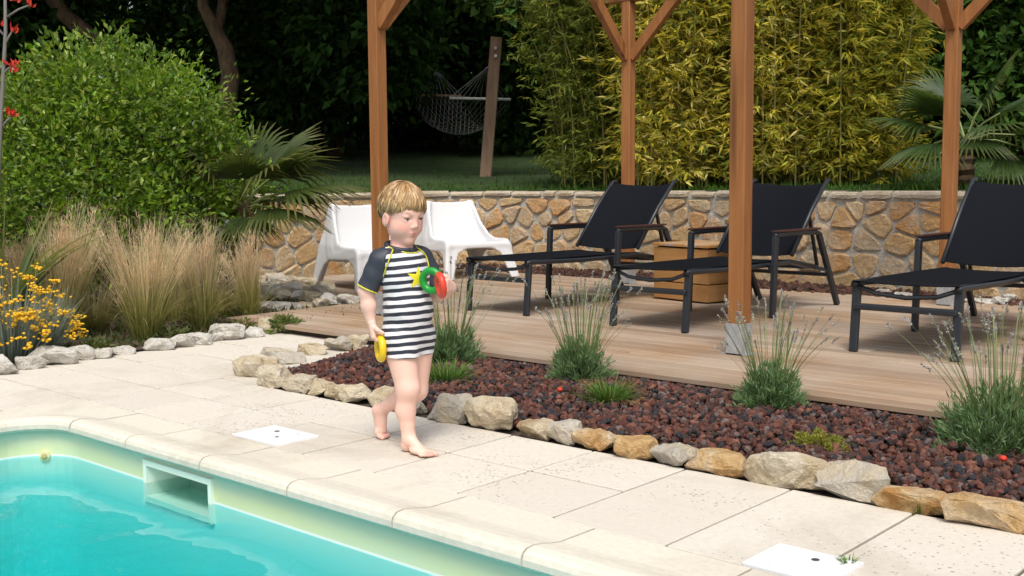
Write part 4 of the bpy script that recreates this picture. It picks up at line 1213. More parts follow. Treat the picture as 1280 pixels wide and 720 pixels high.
feather_grass(gp(222, 402), 0.40, 1.3, 260, 'shaded loose grass tuft between the taller feather grasses', (0.05, 0.0), 0.6, False)
feather_grass(gp(285, 396), 0.40, 1.2, 240, 'shaded grass tuft under the palm trunk', (0, 0), 0.55, False)
feather_grass(gp(30, 405), 0.62, 1.2, 420, 'thin pinkish grass in front of the sword leaved plant', (0.06, .06), 0.8)

# ---- lavender and other bed plants
def lavender(loc, rad, h, stems, sh, label, lean=(0, 0)):
    r = empty('lavender', loc); tag(r, label, 'lavender')
    n = int(6500 * (rad / .15) ** 1.8); k = int(130 * (rad / .15) ** 1.5)
    u = rdir(k); u[:, 2] = np.abs(u[:, 2]); ends = u * np.array([rad, rad, h]) * RNG.uniform(.62, 1.12, (k, 1))     # many short shoots
    ci = RNG.integers(0, k, n); tt = RNG.uniform(.25, 1.0, (n, 1)) ** .7
    C = ends[ci] * tt + RNG.normal(size=(n, 3)) * .007; C[:, 2] = np.abs(C[:, 2])
    D_ = nrm(nrm(ends[ci]) * .9 + RNG.normal(size=(n, 3)) * .45 + [0, 0, .55])
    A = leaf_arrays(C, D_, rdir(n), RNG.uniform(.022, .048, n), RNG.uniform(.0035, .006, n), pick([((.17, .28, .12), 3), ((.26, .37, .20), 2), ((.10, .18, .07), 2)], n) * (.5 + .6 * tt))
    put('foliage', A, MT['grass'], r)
    b = np.zeros((stems, 3)); a0 = RNG.uniform(0, 2 * math.pi, stems); b[:, 0] = rad * .4 * np.cos(a0); b[:, 1] = rad * .4 * np.sin(a0); b[:, 2] = h * .4
    L = sh * RNG.uniform(0.6, 1.05, stems); ln = np.abs(RNG.normal(.22, .20, stems)); bd = RNG.uniform(0, .22, stems)
    A = blades(b, a0, ln, bd, L, np.full(stems, 0.0052), [(0, (.13, .19, .06)), (1, (.25, .30, .15))], 5, .2, .3)
    V = A[0].reshape(stems, 6, 2, 3); V[:, :, 1] = V[:, :, 0] + (V[:, :, 1] - V[:, :, 0]) * 1.0
    for i in range(1, 6): V[:, i] += 0
    tips = V[:, -1].mean(1); dirs = nrm(tips - V[:, -2].mean(1))
    put('stems', (V.reshape(-1, 3), A[1], A[2]), MT['grass'], r)
    k = 20; C = np.repeat(tips, k, 0) - np.repeat(dirs, k, 0) * RNG.uniform(0, .042, (stems * k, 1))
    A = leaf_arrays(C, np.repeat(dirs, k, 0) + RNG.normal(size=C.shape) * .65, rdir(len(C)), .011, .0065, pick([((.40, .40, .40), 2), ((.42, .44, .34), 1), ((.30, .28, .36), 1)], len(C)))
    put('flower_spikes', A, MT['grass'], r)
    return r
lavender(gp(564, 458), .17, .22, 60, .50, 'lavender bush touching the striped suit of the child')
lavender(gp(725, 478), .16, .21, 65, .46, 'lavender bush with long flower stems in front of the first lounger')
lavender(gp(962, 512), .15, .19, 60, .42, 'lavender bush in front of the post with the metal base')
lavender(gp(1252, 566), .22, .24, 80, .46, 'largest lavender bush beside the deck near the big orange rock')
lavender(ground(697, 328, .03), .16, .25, 45, .55, 'pale lavender bush growing against the stone wall')
lavender(ground(1050, 352, .03), .19, .26, 30, .36, 'green lavender tuft at the wall behind the loungers')
def tuft(loc, rad, h, n, cols, label, name='green_tuft', wd=.006):
    r = empty(name, loc); tag(r, label, 'plant')
    b = np.zeros((n, 3)); a0 = RNG.uniform(0, 2 * math.pi, n); rr = rad * .45 * np.sqrt(RNG.uniform(0, 1, n)); b[:, 0] = rr * np.cos(a0); b[:, 1] = rr * np.sin(a0)
    A = blades(b, a0, RNG.uniform(.1, 1.0, n), RNG.uniform(0, .5, n), h * RNG.uniform(.7, 1.25, n), np.full(n, wd), cols, 3, .3)
    put('leaves', A, MT['grass'], r)
    return r
gcol = [(0, (.045, .09, .02)), (.5, (.09, .18, .03)), (1, (.17, .28, .06))]
tuft(gp(558, 482), .15, .13, 420, gcol, 'fresh green feathery tuft beside the child\'s knee')
tuft(gp(762, 507), .12, .13, 380, gcol, 'fresh green leafy tuft in the middle of the lava gravel')
tuft(ground(1150, 640, .0), .05, .05, 60, gcol, 'wisp of green grass growing at the smooth orange rock', 'grass_wisp', .004)
tuft(ground(1060, 706, .0), .03, .03, 40, gcol, 'tiny weed sprouting at the corner of the white lid', 'weed', .004)
def mound(loc, rx, ry, h, n, leaf, cols, label, name):
    r = empty(name, loc); tag(r, label, 'plant')
    u = rdir(n); u[:, 2] = np.abs(u[:, 2])
    C = u * np.array([rx, ry, h]) * RNG.uniform(.7, 1.05, (n, 1)) * (1 + .25 * np.sin(u[:, :1] * 9 + u[:, 1:2] * 7))
    A = leaf_arrays(C, u + RNG.normal(size=u.shape) * .6, rdir(n), leaf * RNG.uniform(.7, 1.3, n), leaf * .5, pick(cols, n))
    put('leaves', A, MT['leaf'], r)
    m_ = 40; a0 = RNG.uniform(0, 2 * math.pi, m_); b = np.zeros((m_, 3))
    A = blades(b, a0, RNG.uniform(.1, .5, m_), np.zeros(m_), np.full(m_, h * .9), np.full(m_, .004), [(0, (.10, .11, .04)), (1, (.2, .22, .06))], 2)
    put('stems', A, MT['grass'], r)
    return r
mound(gp(1020, 564), .105, .085, .055, 1500, .016, [((.26, .27, .035), 2), ((.17, .20, .03), 1), ((.33, .31, .06), 1)], 'low yellow green sedum cushion on the lava gravel', 'sedum')
mound(gp(355, 412), .11, .10, .065, 500, .045, [((.17, .23, .07), 2), ((.09, .16, .04), 1), ((.30, .27, .13), 1)], 'pale green succulent rosettes at the deck corner', 'succulent')
mound(gp(303, 414), .08, .07, .05, 220, .045, [((.20, .21, .08), 2), ((.26, .20, .09), 1)], 'yellowish succulent rosette behind the brightest white rock', 'succulent')
mound(gp(212, 422), .12, .09, .05, 350, .035, [((.14, .19, .06), 2), ((.20, .20, .08), 1)], 'small succulent patch at the foot of the upright grass', 'succulent')
mound(gp(122, 437), .10, .08, .05, 260, .035, [((.13, .18, .06), 2), ((.20, .20, .08), 1)], 'small succulent patch behind the widest flat topped white rock', 'succulent')
# low ground cover over the soil of the bed
n = 9000
C = np.stack([RNG.uniform(-9.0, -6.05, n), RNG.uniform(2.0, 6.0, n), np.full(n, .016)], 1)
A = leaf_arrays(C, nrm(RNG.normal(size=(n, 3)) + [0, 0, 1.0]), rdir(n), RNG.uniform(.02, .07, n), .018, pick([((.07, .11, .03), 2), ((.15, .13, .06), 2), ((.12, .08, .04), 1)], n))
o = put('ground_cover', A, MT['leaf']); tag(o, 'low weeds and dead leaves covering the soil of the grass bed', 'ground cover', kind='stuff')

# ---- silver-leaved plant with yellow flowers
r = empty('yellow_flower_bush', gp(12, 446)); tag(r, 'silver leaved bush covered in yellow button flowers at the pool path', 'flower bush')
n = 1500; a0 = RNG.uniform(0, 2 * math.pi, n); rr = .26 * np.sqrt(RNG.uniform(0, 1, n)); b = np.stack([rr * np.cos(a0), rr * np.sin(a0), np.zeros(n)], 1)
put('silver_foliage', blades(b, a0, RNG.uniform(.05, .5, n), RNG.uniform(0, .3, n), RNG.uniform(.15, .42, n), np.full(n, .007), [(0, (.09, .11, .09)), (.6, (.20, .25, .22)), (1, (.30, .35, .31))], 3, .3), MT['grass'], r)
FH = []
bm0 = bmesh.new(); bmesh.ops.create_icosphere(bm0, subdivisions=1, radius=1.0); bm0.verts.ensure_lookup_table()
iv = np.array([v.co[:] for v in bm0.verts]); if_ = np.array([[v.index for v in f.verts] for f in bm0.faces]); bm0.free()
heads = []
for k in range(150):
    az = random.uniform(0, 2 * math.pi); rad = .40 * math.sqrt(random.random()); z = (.50 - 2.1 * rad * rad) * random.uniform(.45, 1.12) + random.gauss(0, .03)
    heads.append((rad * math.cos(az), rad * math.sin(az), max(z, .08)))
parts_ = []
for hx, hy, hz in heads:
    for q in range(random.randint(5, 11)):
        c = np.array([hx, hy, hz]) + RNG.normal(size=3) * [.018, .018, .009]
        parts_.append((iv * RNG.uniform(.008, .0125) * [1, 1, .7] + c, if_, np.zeros((12, 3))))
V, F, C = merge(parts_)
tag(link('flower_heads', np_mesh('flower_heads', V, F, None, True), MT['yellow_flower'], r), kind='stuff')
mb = MB()
for hx, hy, hz in heads: mb.tube([(hx * .45, hy * .45, 0), (hx * .8, hy * .8, hz * .6), (hx, hy, hz)], .0022, 4, False)
mb.build('flower_stalks', plain('silver_stalk', (.20, .24, .18), .8), r)

# ---- sword-leaved plant with red flower stalk at the far left
ph_loc = at(-6, 400, 7.0); ph_loc.z = 0.015
r = empty('sword_leaved_plant', ph_loc); tag(r, 'sword leaved plant with a tall red flowering stalk beside the bush', 'plant')
n = 50; az = RNG.uniform(0, 2 * math.pi, n); b = np.stack([.05 * np.cos(az), .05 * np.sin(az), np.zeros(n)], 1)
A = blades(b, az, RNG.uniform(.15, .55, n), RNG.uniform(0, .55, n), RNG.uniform(.75, 1.15, n), RNG.uniform(.045, .07, n), [(0, (.09, .12, .05)), (.6, (.15, .20, .075)), (1, (.30, .27, .08))], 8, .25)
for i in range(len(A[0]) // 18):
    if i < n // 2:
        put('leaf', (A[0][i * 18:(i + 1) * 18], A[1][:16], A[2][i * 18:(i + 1) * 18]), MT['leaf'], r)
    else:
        put('leaf', (A[0][i * 18:(i + 1) * 18], A[1][:16], A[2][i * 18:(i + 1) * 18]), MT['leaf_gloss'], r)
mb = MB()
q0 = Vector((0, 0, .3)); tip = at(6, -40, 7.0) - ph_loc; q1 = at(1, 150, 7.0) - ph_loc; q2 = at(7, 40, 7.0) - ph_loc
mb.tube([q0, q1, q2, tip], [.016, .014, .012, .008], 6)
br = [((8, 22), (38, 6)), ((6, 45), (-14, 28)), ((3, 95), (16, 82)), ((5, 60), (16, 38)), ((2, 160), (16, 145)), ((5, 80), (-10, 100))]
FL = []
for (ax_, ay_), (bx_, by_) in br:
    a = at(ax_, ay_, 7.0) - ph_loc; c = at(bx_, by_, 7.0) - ph_loc; mb.tube([a, a.lerp(c, .5) + Vector((0, 0, .01)), c], [.008, .007, .005], 5); FL.append(c)
mb.build('flower_stalk', MT['stem_grey'], r, smooth=True)
for c in FL + [at(20, 2, 7.0) - ph_loc, at(2, 32, 7.) - ph_loc, at(18, 90, 7.) - ph_loc, at(13, 143, 7.) - ph_loc]:
    parts_ = []
    for q in range(12):
        cc = np.array(c) + RNG.normal(size=3) * [.013, .013, .008]
        parts_.append(leaf_arrays(cc[None], np.array([[RNG.normal() * .6, RNG.normal() * .6, 1.0]]), rdir(1), RNG.uniform(.03, .055), .016, np.array([[.5, .05, .02]]), .4))
    V, F, C = merge(parts_); link('flower_cluster', np_mesh('flower_cluster', V, F), MT['red'], r)


# ---- fan palms
def fan_frond(mbV, stem_a, stem_b, size, facing, cols, nseg=26, droop=0.25, arc=2.6):
    """a pleated fan leaf at the end of a petiole: returns arrays"""
    a = np.array(stem_a); b = np.array(stem_b); d = nrm(b - a); up = nrm(np.array(facing)); s_ = nrm(np.cross(d, up)); up = np.cross(s_, d)
    P = []
    for i in range(nseg):
        th = lerp(-arc / 2, arc / 2, i / (nseg - 1)); L = size * (1 - .18 * abs(th) / (arc / 2)) * random.uniform(.92, 1.05)
        dr = nrm(d * math.cos(th) + s_ * math.sin(th)); w_ = np.cross(dr, up) ; hw = size * 0.030
        ts = [0.04, .4, .7, 1.0]; ws = [.25, 1.0, .7, .06]
        V = []; 
        for t_, wk in zip(ts, ws):
            c = b + dr * L * t_ - np.array([0, 0, 1]) * droop * size * t_ ** 3 * (0.6 + .8 * abs(th) / (arc / 2)) + up * 0.0
            V += [c - w_ * hw * wk, c + up * hw * .7 * wk, c + w_ * hw * wk]
        F = []
        for k in range(3):
            o_ = 3 * k
            F += [[o_, o_ + 1, o_ + 4], [o_, o_ + 4, o_ + 3], [o_ + 1, o_ + 2, o_ + 5], [o_ + 1, o_ + 5, o_ + 4]]
        cj = random.uniform(.8, 1.2)
        C = np.repeat(np.array([np.array(cols[0]), np.array(cols[0]), np.array(cols[1]), np.array(cols[2])]) * cj, 3, 0)
        P.append((np.array(V), np.array(F), C))
    return merge(P)
def palm(name, loc, trunk_h, fronds, label, size, cols):
    r = empty(name, loc); tag(r, label, 'palm')
    mb = MB(); k = 9
    mb.tube([(random.gauss(0, .008), random.gauss(0, .008), trunk_h * i / k) for i in range(k + 1)], [.085 * (1.05 if i % 2 else .92) for i in range(k + 1)], 10)
    mb.build('trunk', MT['bark'], r)
    top = Vector((0, 0, trunk_h))
    for vec, sz in fronds:
        vec = Vector(vec); end = top + vec
        mb = MB(); mid = top.lerp(end, .5) + Vector((0, 0, .06 * vec.length)); mb.tube([top - Vector((0, 0, .03)), mid, end], [.014, .010, .008], 5)
        st = mb.build('frond_stalk', plain('palm_stalk', (.16, .20, .06), .6), r)
        f = vec.normalized(); fc = Vector((0, 0, 1)) - f * f.z
        if fc.length < .2: fc = Vector((.6, -.6, .2))
        A = fan_frond(None, mid, end, sz * size, fc, cols)
        put('frond', A, MT['leaf_gloss'], st)
    return r
rt = Vector(M[:, 0]); rt.z = 0; rt.normalize(); tw_ = -Vector(M[:, 2]); tw_.z = 0; tw_.normalize()     # picture-right, towards viewer
def rv(a, b, c): return rt * a + tw_ * b + Vector((0, 0, c))
pl = at(306, 300, 8.6); pl.z = 0.015
palm('fan_palm', pl, 0.80, [(rv(.22, .10, .20), 1), (rv(.34, .02, .10), 1.05), (rv(.24, .16, -.02), .8), (rv(.05, .22, .20), .8), (rv(.20, -.12, .30), .9), (rv(-.2, .1, .25), .9), (rv(.02, -.2, .30), .9), (rv(-.25, -.1, .1), .9), (rv(.06, .24, -.08), .6), (rv(.16, -.22, .05), .9)],
     'small fan palm arching over the white chair beside the round bush', 0.66, [(.055, .085, .022), (.085, .115, .03), (.20, .18, .06)])
pr = at(1205, 230, 9.95); zr = lawn_h(pr.x, pr.y); pr.z = zr
palm('fan_palm', pr, 0.42, [(rv(.12, .05, .30), 1), (rv(.30, .0, .22), 1.05), (rv(-.22, .10, .20), 1), (rv(-.36, .22, -.05), .85), (rv(.35, .2, .02), 1), (rv(.1, .3, .08), .9), (rv(-.05, -.2, .3), 1), (rv(-.1, .34, -.02), .75), (rv(.22, .32, -.15), .85), (rv(-.30, -.1, .12), .9), (rv(.42, -.1, .08), 1), (rv(.02, -.3, .1), .9), (rv(.5, .1, -.1), .9)],
     'fan palm growing above the stone wall behind the pergola post', 0.66, [(.045, .085, .022), (.07, .12, .03), (.16, .17, .05)])

# ---- big round shrub
def leafy_crown(n, centre, R, leaf, cols, clumps=120, shell=.55, clump_r=.16, wide=.5, up=0.3):
    """leaves gathered in clumps spread through an ellipsoid, denser towards the outside"""
    cd = rdir(clumps); cr_ = RNG.uniform(shell, 1.0, (clumps, 1)) ** .6
    cc = cd * cr_ * np.array(R) * (1 + .10 * np.sin(cd[:, :1] * 5 + cd[:, 2:] * 6)) * RNG.uniform(.90, 1.10, (clumps, 1))
    tint = RNG.uniform(.65, 1.25, (clumps, 1))
    ci = RNG.integers(0, clumps, n); off = RNG.normal(size=(n, 3)) * clump_r * np.mean(R)
    C = cc[ci] + off + np.array(centre)
    D = nrm(nrm(off + cd[ci] * np.mean(R) * .1) + RNG.normal(size=(n, 3)) * .6 + [0, 0, up])
    N = nrm(RNG.normal(size=(n, 3)) + [0, 0, 1.2])
    L = leaf * RNG.uniform(.6, 1.25, n)
    return leaf_arrays(C, D, N, L, L * wide, pick(cols, n) * tint[ci])
sb = at(140, 300, 8.7); sb.z = 0.015
r = empty('round_shrub', sb); tag(r, 'big round bright green leafy shrub behind the feather grasses', 'shrub')
green = [((.13, .25, .018), 3), ((.20, .33, .030), 3), ((.36, .45, .10), 1.6), ((.06, .125, .014), 1.6)]
P_ = [leafy_crown(26000, (0, 0, 1.02), (1.08, 1.08, .92), .054, green, 230, .62, .105, .5),
      leafy_crown(4500, rv(-.45, .1, 1.25), (.62, .62, .55), .062, green, 70, .5, .14, .5),
      leafy_crown(5000, rv(.62, .0, .85), (.55, .55, .62), .060, green, 80, .5, .14, .5),
      leafy_crown(3500, rv(.05, .1, 1.65), (.62, .55, .42), .060, green, 60, .5, .14, .5)]
for sx_, h_ in ((-.42, 2.16), (-.30, 2.0), (.38, 2.02), (.62, 1.78), (-.62, 1.75), (.12, 1.98), (-.1, 2.05), (.74, 1.55), (-.2, 2.12), (-.52, 1.95), (.28, 1.94), (.5, 1.9), (.9, 1.35), (-.75, 1.6), (.02, 2.1), (-.36, 2.1), (.2, 2.06)):     # shoots that stand proud
    k = 46; tt = RNG.uniform(0, 1, (k, 1)); base = np.array(rv(sx_ * .95, .05, h_ - .42)); topp = np.array(rv(sx_, .08, h_))
    C = base + (topp - base) * tt + RNG.normal(size=(k, 3)) * .018
    P_.append(leaf_arrays(C, nrm(RNG.normal(size=(k, 3)) + [0, 0, .7]), rdir(k), RNG.uniform(.04, .07, k), .03, pick([((.12, .21, .035), 1), ((.18, .27, .06), 1)], k)))
put('foliage', merge(P_), MT['leaf_gloss'], r)
mb = MB()
for k in range(9):
    a = k * .7; e = rv(.55 * math.cos(a), .55 * math.sin(a), 1.2 + .3 * math.sin(a * 2)); mb.tube([(0.05 * math.cos(a), .05 * math.sin(a), 0), Vector(e) * .5 + Vector((0, 0, .1)), e], [.03, .02, .008], 6)
mb.build('stems', MT['bark'], r)

# ---- bamboo clumps above the wall
def bamboo(px, depth, nc, h, spread, cols, label, leaf=.108, side=0.0, per=72):
    p = at(px, 225, depth); z = lawn_h(p.x, p.y) - .02; loc = Vector((p.x, p.y, z)); r = empty('bamboo', loc); tag(r, label, 'bamboo', 'bamboo clumps above the wall')
    mb = MB(); Cs = []; Ds = []
    for k in range(nc):
        az = random.uniform(0, 2 * math.pi); r0 = random.uniform(.05, .5) * spread; hh_ = h * random.uniform(.55, 1.05)
        b = Vector((r0 * math.cos(az), r0 * math.sin(az), 0)); out = Vector((math.cos(az), math.sin(az), 0)) * random.uniform(.05, .40) + rt * side * random.uniform(.2, 1)
        pts = [b + out * (hh_ * .32 * u ** 1.8) * 1.2 + Vector((0, 0, hh_ * (u - .10 * u ** 3))) for u in (0, .25, .5, .75, 1.0)]
        mb.tube(pts, [.009, .008, .007, .005, .002], 5, False)
        for q in range(per):
            u = random.uniform(.04, 1.0); i = min(int(u * 4), 3); base = pts[i].lerp(pts[i + 1], u * 4 - i)
            a2 = random.uniform(0, 2 * math.pi); bl = random.uniform(.10, .42); tipv = Vector((math.cos(a2) * bl, math.sin(a2) * bl, random.uniform(-.05, .20)))
            for w_ in range(9):
                f = random.uniform(.25, 1.05); Cs.append(base + tipv * f + Vector((0, 0, -.05 * f * f))); dv = Vector((random.gauss(0, .7), random.gauss(0, .7), random.gauss(-.45, .45))) + tipv.normalized() * .8; Ds.append(dv)
    C = np.array(Cs); Dd = nrm(np.array(Ds)); n_ = len(C)
    L = leaf * RNG.uniform(.65, 1.35, n_); big = RNG.uniform(.55, 1.25, (n_ // 9 + 1, 1)).repeat(9, 0)[:n_]
    put('foliage', leaf_arrays(C, Dd, nrm(RNG.normal(size=(n_, 3)) + nrm(C * [1, 1, 0]) * .7 + [0, 0, .35]), L, L * .20, pick(cols, n_) * big, .1, .35), MT['leaf_bamboo'], r)
    mb.build('canes', MT['cane'], r, smooth=True)
yel = [((.60, .52, .07), 3), ((.46, .43, .06), 3), ((.22, .27, .04), 2.4), ((.78, .70, .24), 1.6)]
mid_ = [((.40, .38, .05), 3), ((.25, .29, .04), 3), ((.55, .46, .06), 1.5)]
grn = [((.20, .25, .04), 3), ((.13, .18, .03), 3), ((.33, .33, .055), 1.2)]
bamboo(768, 12.9, 60, 3.7, 1.25, grn, 'green bushy bamboo clump leaning over the dark lawn beside hammock post', .088, -.5, 95)
bamboo(842, 12.0, 62, 4.2, 1.25, yel, 'brightest yellow bamboo clump above the wall between two pergola posts')
bamboo(975, 11.6, 52, 4.3, 1.1, yel, 'yellow bamboo clump above the wall right behind the metal based post')
bamboo(1062, 11.2, 40, 3.6, .95, mid_, 'yellow green bamboo clump next to the palm above the wall')
bamboo(880, 13.4, 45, 4.8, 1.6, mid_, 'taller olive bamboo clump behind the yellow bamboo')

# ---- hammock and its post
hp0 = at(605, 219, 16.0); hp0.z = lawn_h(hp0.x, hp0.y) - .05; hp1 = at(620.5, 47, 16.0)
r = empty('hammock_post', hp0); tag(r, 'leaning weathered timber post holding one end of the hammock', 'post')
mb = MB(); mb.bar((0, 0, -.2), hp1 - hp0, .165, .10, tw_); mb.build('timber', MT['driftwood'], r, bevel=.008)
mb = MB()
for py_ in (60, 70): 
    c = at(619.5, py_, 15.93) - hp0; mb.tube([c - tw_ * .02, c + tw_ * .02], .022, 8)
mb.build('bolts', MT['galv'], r)
hk = empty('hammock', at(607, 86, 16.05)); tag(hk, 'white rope net hammock with wooden spreader bars hanging in the shade', 'hammock')
ho = hk.location
n0, n1 = at(562, 122.5, 16.7) - ho, at(638.5, 124.5, 16.7) - ho
f0, f1 = at(516, 119, 20.5) - ho, at(577, 120, 20.5) - ho
apex_f = at(546, 88, 21.4) - ho
mb = MB(); mb.tube([n0, n1], .022, 8); mb.build('spreader_bar', plain('pale_spreader', (.42, .41, .39), .7), hk, smooth=True)
mb = MB(); mb.tube([f0, f1], .022, 8); mb.build('spreader_bar', plain('brown_spreader', (.20, .12, .06), .7), hk, smooth=True)
mb = MB(); K = 11
for k in range(K):
    mb.tube([Vector((0, 0, 0)), n0.lerp(n1, k / (K - 1))], .005, 3, False)
mb.tube([Vector((0, 0, 0)), hp1 - ho - Vector((0, 0, .35))], .010, 4, False)
mb.build('suspension_ropes', MT['rope'], hk)
mb = MB()
for k in range(K): mb.tube([apex_f, f0.lerp(f1, k / (K - 1))], .0055, 3, False)
mb.tube([apex_f, apex_f + Vector((-.1, .4, 1.6))], .010, 4, False)
mb.build('suspension_ropes', MT['rope'], hk)
mb = MB(); NU, NV = 12, 22
def net(u, v):
    p = n0.lerp(n1, u).lerp(f0.lerp(f1, u), v)
    sag = 4 * v * (1 - v); cu = 1 - (2 * u - 1) ** 2
    return p + Vector((0, 0, -sag * (.46 + .16 * cu)))
for i in range(NU + 1):
    mb.tube([net((i + (.5 if j % 2 and 0 < i < NU else 0)) / NU, j / NV) for j in range(NV + 1)], .0034, 3, False)
    mb.tube([net(min(max((i - (.5 if j % 2 and 0 < i < NU else 0)) / NU, 0), 1), j / NV) for j in range(NV + 1)], .0034, 3, False)
mb.build('rope_net', MT['rope'], hk)

# ---- trees of the shaded wood behind
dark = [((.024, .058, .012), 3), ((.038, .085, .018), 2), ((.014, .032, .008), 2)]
def tree(loc, trunk, blobs, label, leaf, cols, name='tree', limbs=(), group=None, wide=.6):
    r = empty(name, loc); tag(r, label, 'tree', group)
    mb = MB(); mb.tube([p for p, _ in trunk], [q for _, q in trunk], 10)
    tr_ = mb.build('trunk', MT['bark'], r, smooth=True)
    mb = MB()
    for pts_, rr in limbs: mb.tube(pts_, rr, 8)
    for c, R, n_ in blobs:
        a = Vector(trunk[-1][0]); mb.tube([a, a.lerp(Vector(c), .5) + Vector((0, 0, .15)), Vector(c)], [trunk[-1][1] * .6, trunk[-1][1] * .35, .02], 6)
    mb.build('limb', MT['bark'], tr_, smooth=True)
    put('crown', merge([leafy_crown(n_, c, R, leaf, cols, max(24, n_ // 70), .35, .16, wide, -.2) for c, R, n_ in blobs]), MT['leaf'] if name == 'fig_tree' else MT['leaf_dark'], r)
    return r
def gl_at(px, depth, extra=0.0):
    p = at(px, 220, depth); return Vector((p.x, p.y, lawn_h(p.x, p.y) - .05))
def rel(base, pts_): return [(at(px, py, dp) - base) for px, py, dp in pts_]
b = gl_at(281, 16.5)
q = rel(b, [(281, 150, 16.5), (288, 95, 16.5), (281, 60, 16.5), (268, 35, 16.5), (254, 8, 16.4), (248, -60, 16.2)]); q2 = rel(b, [(270, 40, 16.5), (277, 15, 16.6), (284, -60, 16.9)])
tree(b, list(zip([Vector((0, 0, 0))] + q, [.20, .15, .135, .12, .10, .085, .06])), [(rv(-.8, .6, 5.2), (1.9, 1.9, 1.4), 5200), (rv(1.4, 0.4, 4.6), (1.8, 1.8, 1.5), 5200), (rv(2.0, -.8, 2.6), (1.3, 1.2, 1.2), 3600), (rv(1.5, 1.8, 5.6), (2.6, 2.4, 1.0), 6500)],  # last blob: unseen high canopy added to shade the wood
     'forked brown trunk tree standing right behind the round shrub', .20, dark, limbs=[(q2, [.085, .075, .05])])
b = gl_at(175, 18.0)
q = rel(b, [(180, 140, 18), (150, 68, 18), (112, 45, 18), (80, 18, 18), (60, -10, 18), (30, -70, 18)])
tree(b, list(zip([Vector((0, 0, 0))] + q, [.22, .19, .16, .14, .13, .12, .08])), [(rv(-2.0, .5, 5.6), (2.2, 2.0, 1.6), 6000), (rv(.6, .2, 5.0), (2.0, 1.8, 1.4), 5000), (rv(-2.6, -1, 2.6), (1.8, 1.5, 1.6), 4200), (rv(-1.5, 2.2, 6.0), (2.6, 2.4, 1.0), 6500)],  # last blob again an out-of-view canopy, added for its shade
     'strongly leaning dark trunk tree behind the round shrub', .20, dark)
GW = 'shaded trees of the wood beyond the lawn'
for px, dp, blobs, lb in [
    (420, 22, [((0, 0, 4.8), (2.8, 2.8, 2.6), 9000), ((.6, -.8, 2.0), (2.2, 2.0, 1.6), 6000), (tuple(rv(.5, 3.6, 6.2)), (3.0, 3.0, 1.1), 7500)], 'dense dark tree beyond the lawn between forked trunk and hammock'),  # third blob: overhanging canopy out of view, put in for shade
    (560, 25, [((0, 0, 5.0), (3.0, 3.0, 3.0), 9000), ((0, 0, 1.8), (2.6, 2.4, 1.7), 6000), (tuple(rv(.5, 4.6, 6.6)), (3.0, 3.0, 1.1), 7500)], 'dark leafy tree directly behind the hanging hammock'),  # third blob: unseen canopy added above the lawn to darken the wood
    (690, 23, [((0, 0, 5.0), (2.8, 2.8, 3.0), 8000), ((0, 0, 1.8), (2.2, 2.2, 1.7), 5000)], 'dark tree partly hidden by the green bamboo'),
    (10, 22, [((0, 0, 5.0), (3.0, 3.0, 2.8), 9000), ((0, 0, 2.0), (2.4, 2.4, 1.8), 6000)], 'dark tree behind the red flower stalk'),
    (-150, 20, [((0, 0, 4.8), (3.0, 3.0, 3.0), 7000), ((0, 0, 1.8), (2.4, 2.4, 1.8), 4000)], 'dark tree at the far end of the wood past the flower stalk'),
    (300, 26, [((0, 0, 5.0), (3.4, 3.0, 3.2), 9000), ((0, 0, 1.8), (2.8, 2.4, 1.8), 6000)], 'dark tree deep in the wood behind the forked trunk')]:
    b = gl_at(px, dp)
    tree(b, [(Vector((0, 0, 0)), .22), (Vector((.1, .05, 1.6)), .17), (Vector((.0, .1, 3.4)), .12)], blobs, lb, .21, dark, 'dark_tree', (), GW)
# leafy branch hanging in at the top, big leaves in a brighter green
b = gl_at(760, 15.4)
fc = [at(600, -6, 14.7) - b, at(642, -12, 14.9) - b, at(566, -28, 14.7) - b, at(520, -34, 15.0) - b, at(690, -60, 15.2) - b]
tree(b, [(Vector((0, 0, 0)), .13), (rv(-.05, 0, 1.6), .11), (rv(-.3, .1, 3.0), .08)], [(fc[0], (.30, .30, .20), 170), (fc[1], (.40, .35, .30), 260), (fc[2], (.35, .35, .20), 170), (fc[3], (.40, .4, .2), 170), (fc[4], (.9, .8, .5), 600)],
     'big leaved tree whose bright twigs hang over the hammock post', .17, [((.055, .115, .024), 2), ((.085, .16, .034), 2), ((.035, .07, .016), 2)], 'fig_tree', (), None, .8)
# trees on the right
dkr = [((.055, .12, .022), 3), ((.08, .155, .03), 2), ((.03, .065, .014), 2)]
for px, dp, blobs, lb in [
    (1165, 17, [((0, 0, 4.2), (2.0, 2.0, 2.2), 8000), ((.2, -.3, 1.7), (1.7, 1.7, 1.5), 6000)], 'dark green tree rising behind the fan palm and post'),
    (1290, 15.5, [((0, 0, 4.0), (2.0, 2.0, 2.2), 8000), ((0, 0, 1.6), (1.8, 1.8, 1.5), 5500)], 'dark green tree at the end of the wall past the palm'),
    (1060, 19, [((0, 0, 4.6), (2.0, 2.0, 2.4), 7000), ((0, 0, 1.8), (2.0, 2.0, 1.5), 5000)], 'dark tree behind the yellow green bamboo')]:
    b = gl_at(px, dp)
    tree(b, [(Vector((0, 0, 0)), .18), (Vector((.1, .05, 1.4)), .14), (Vector((.0, .1, 3.0)), .10)], blobs, lb, .16, dkr, 'dark_tree', (), GW)
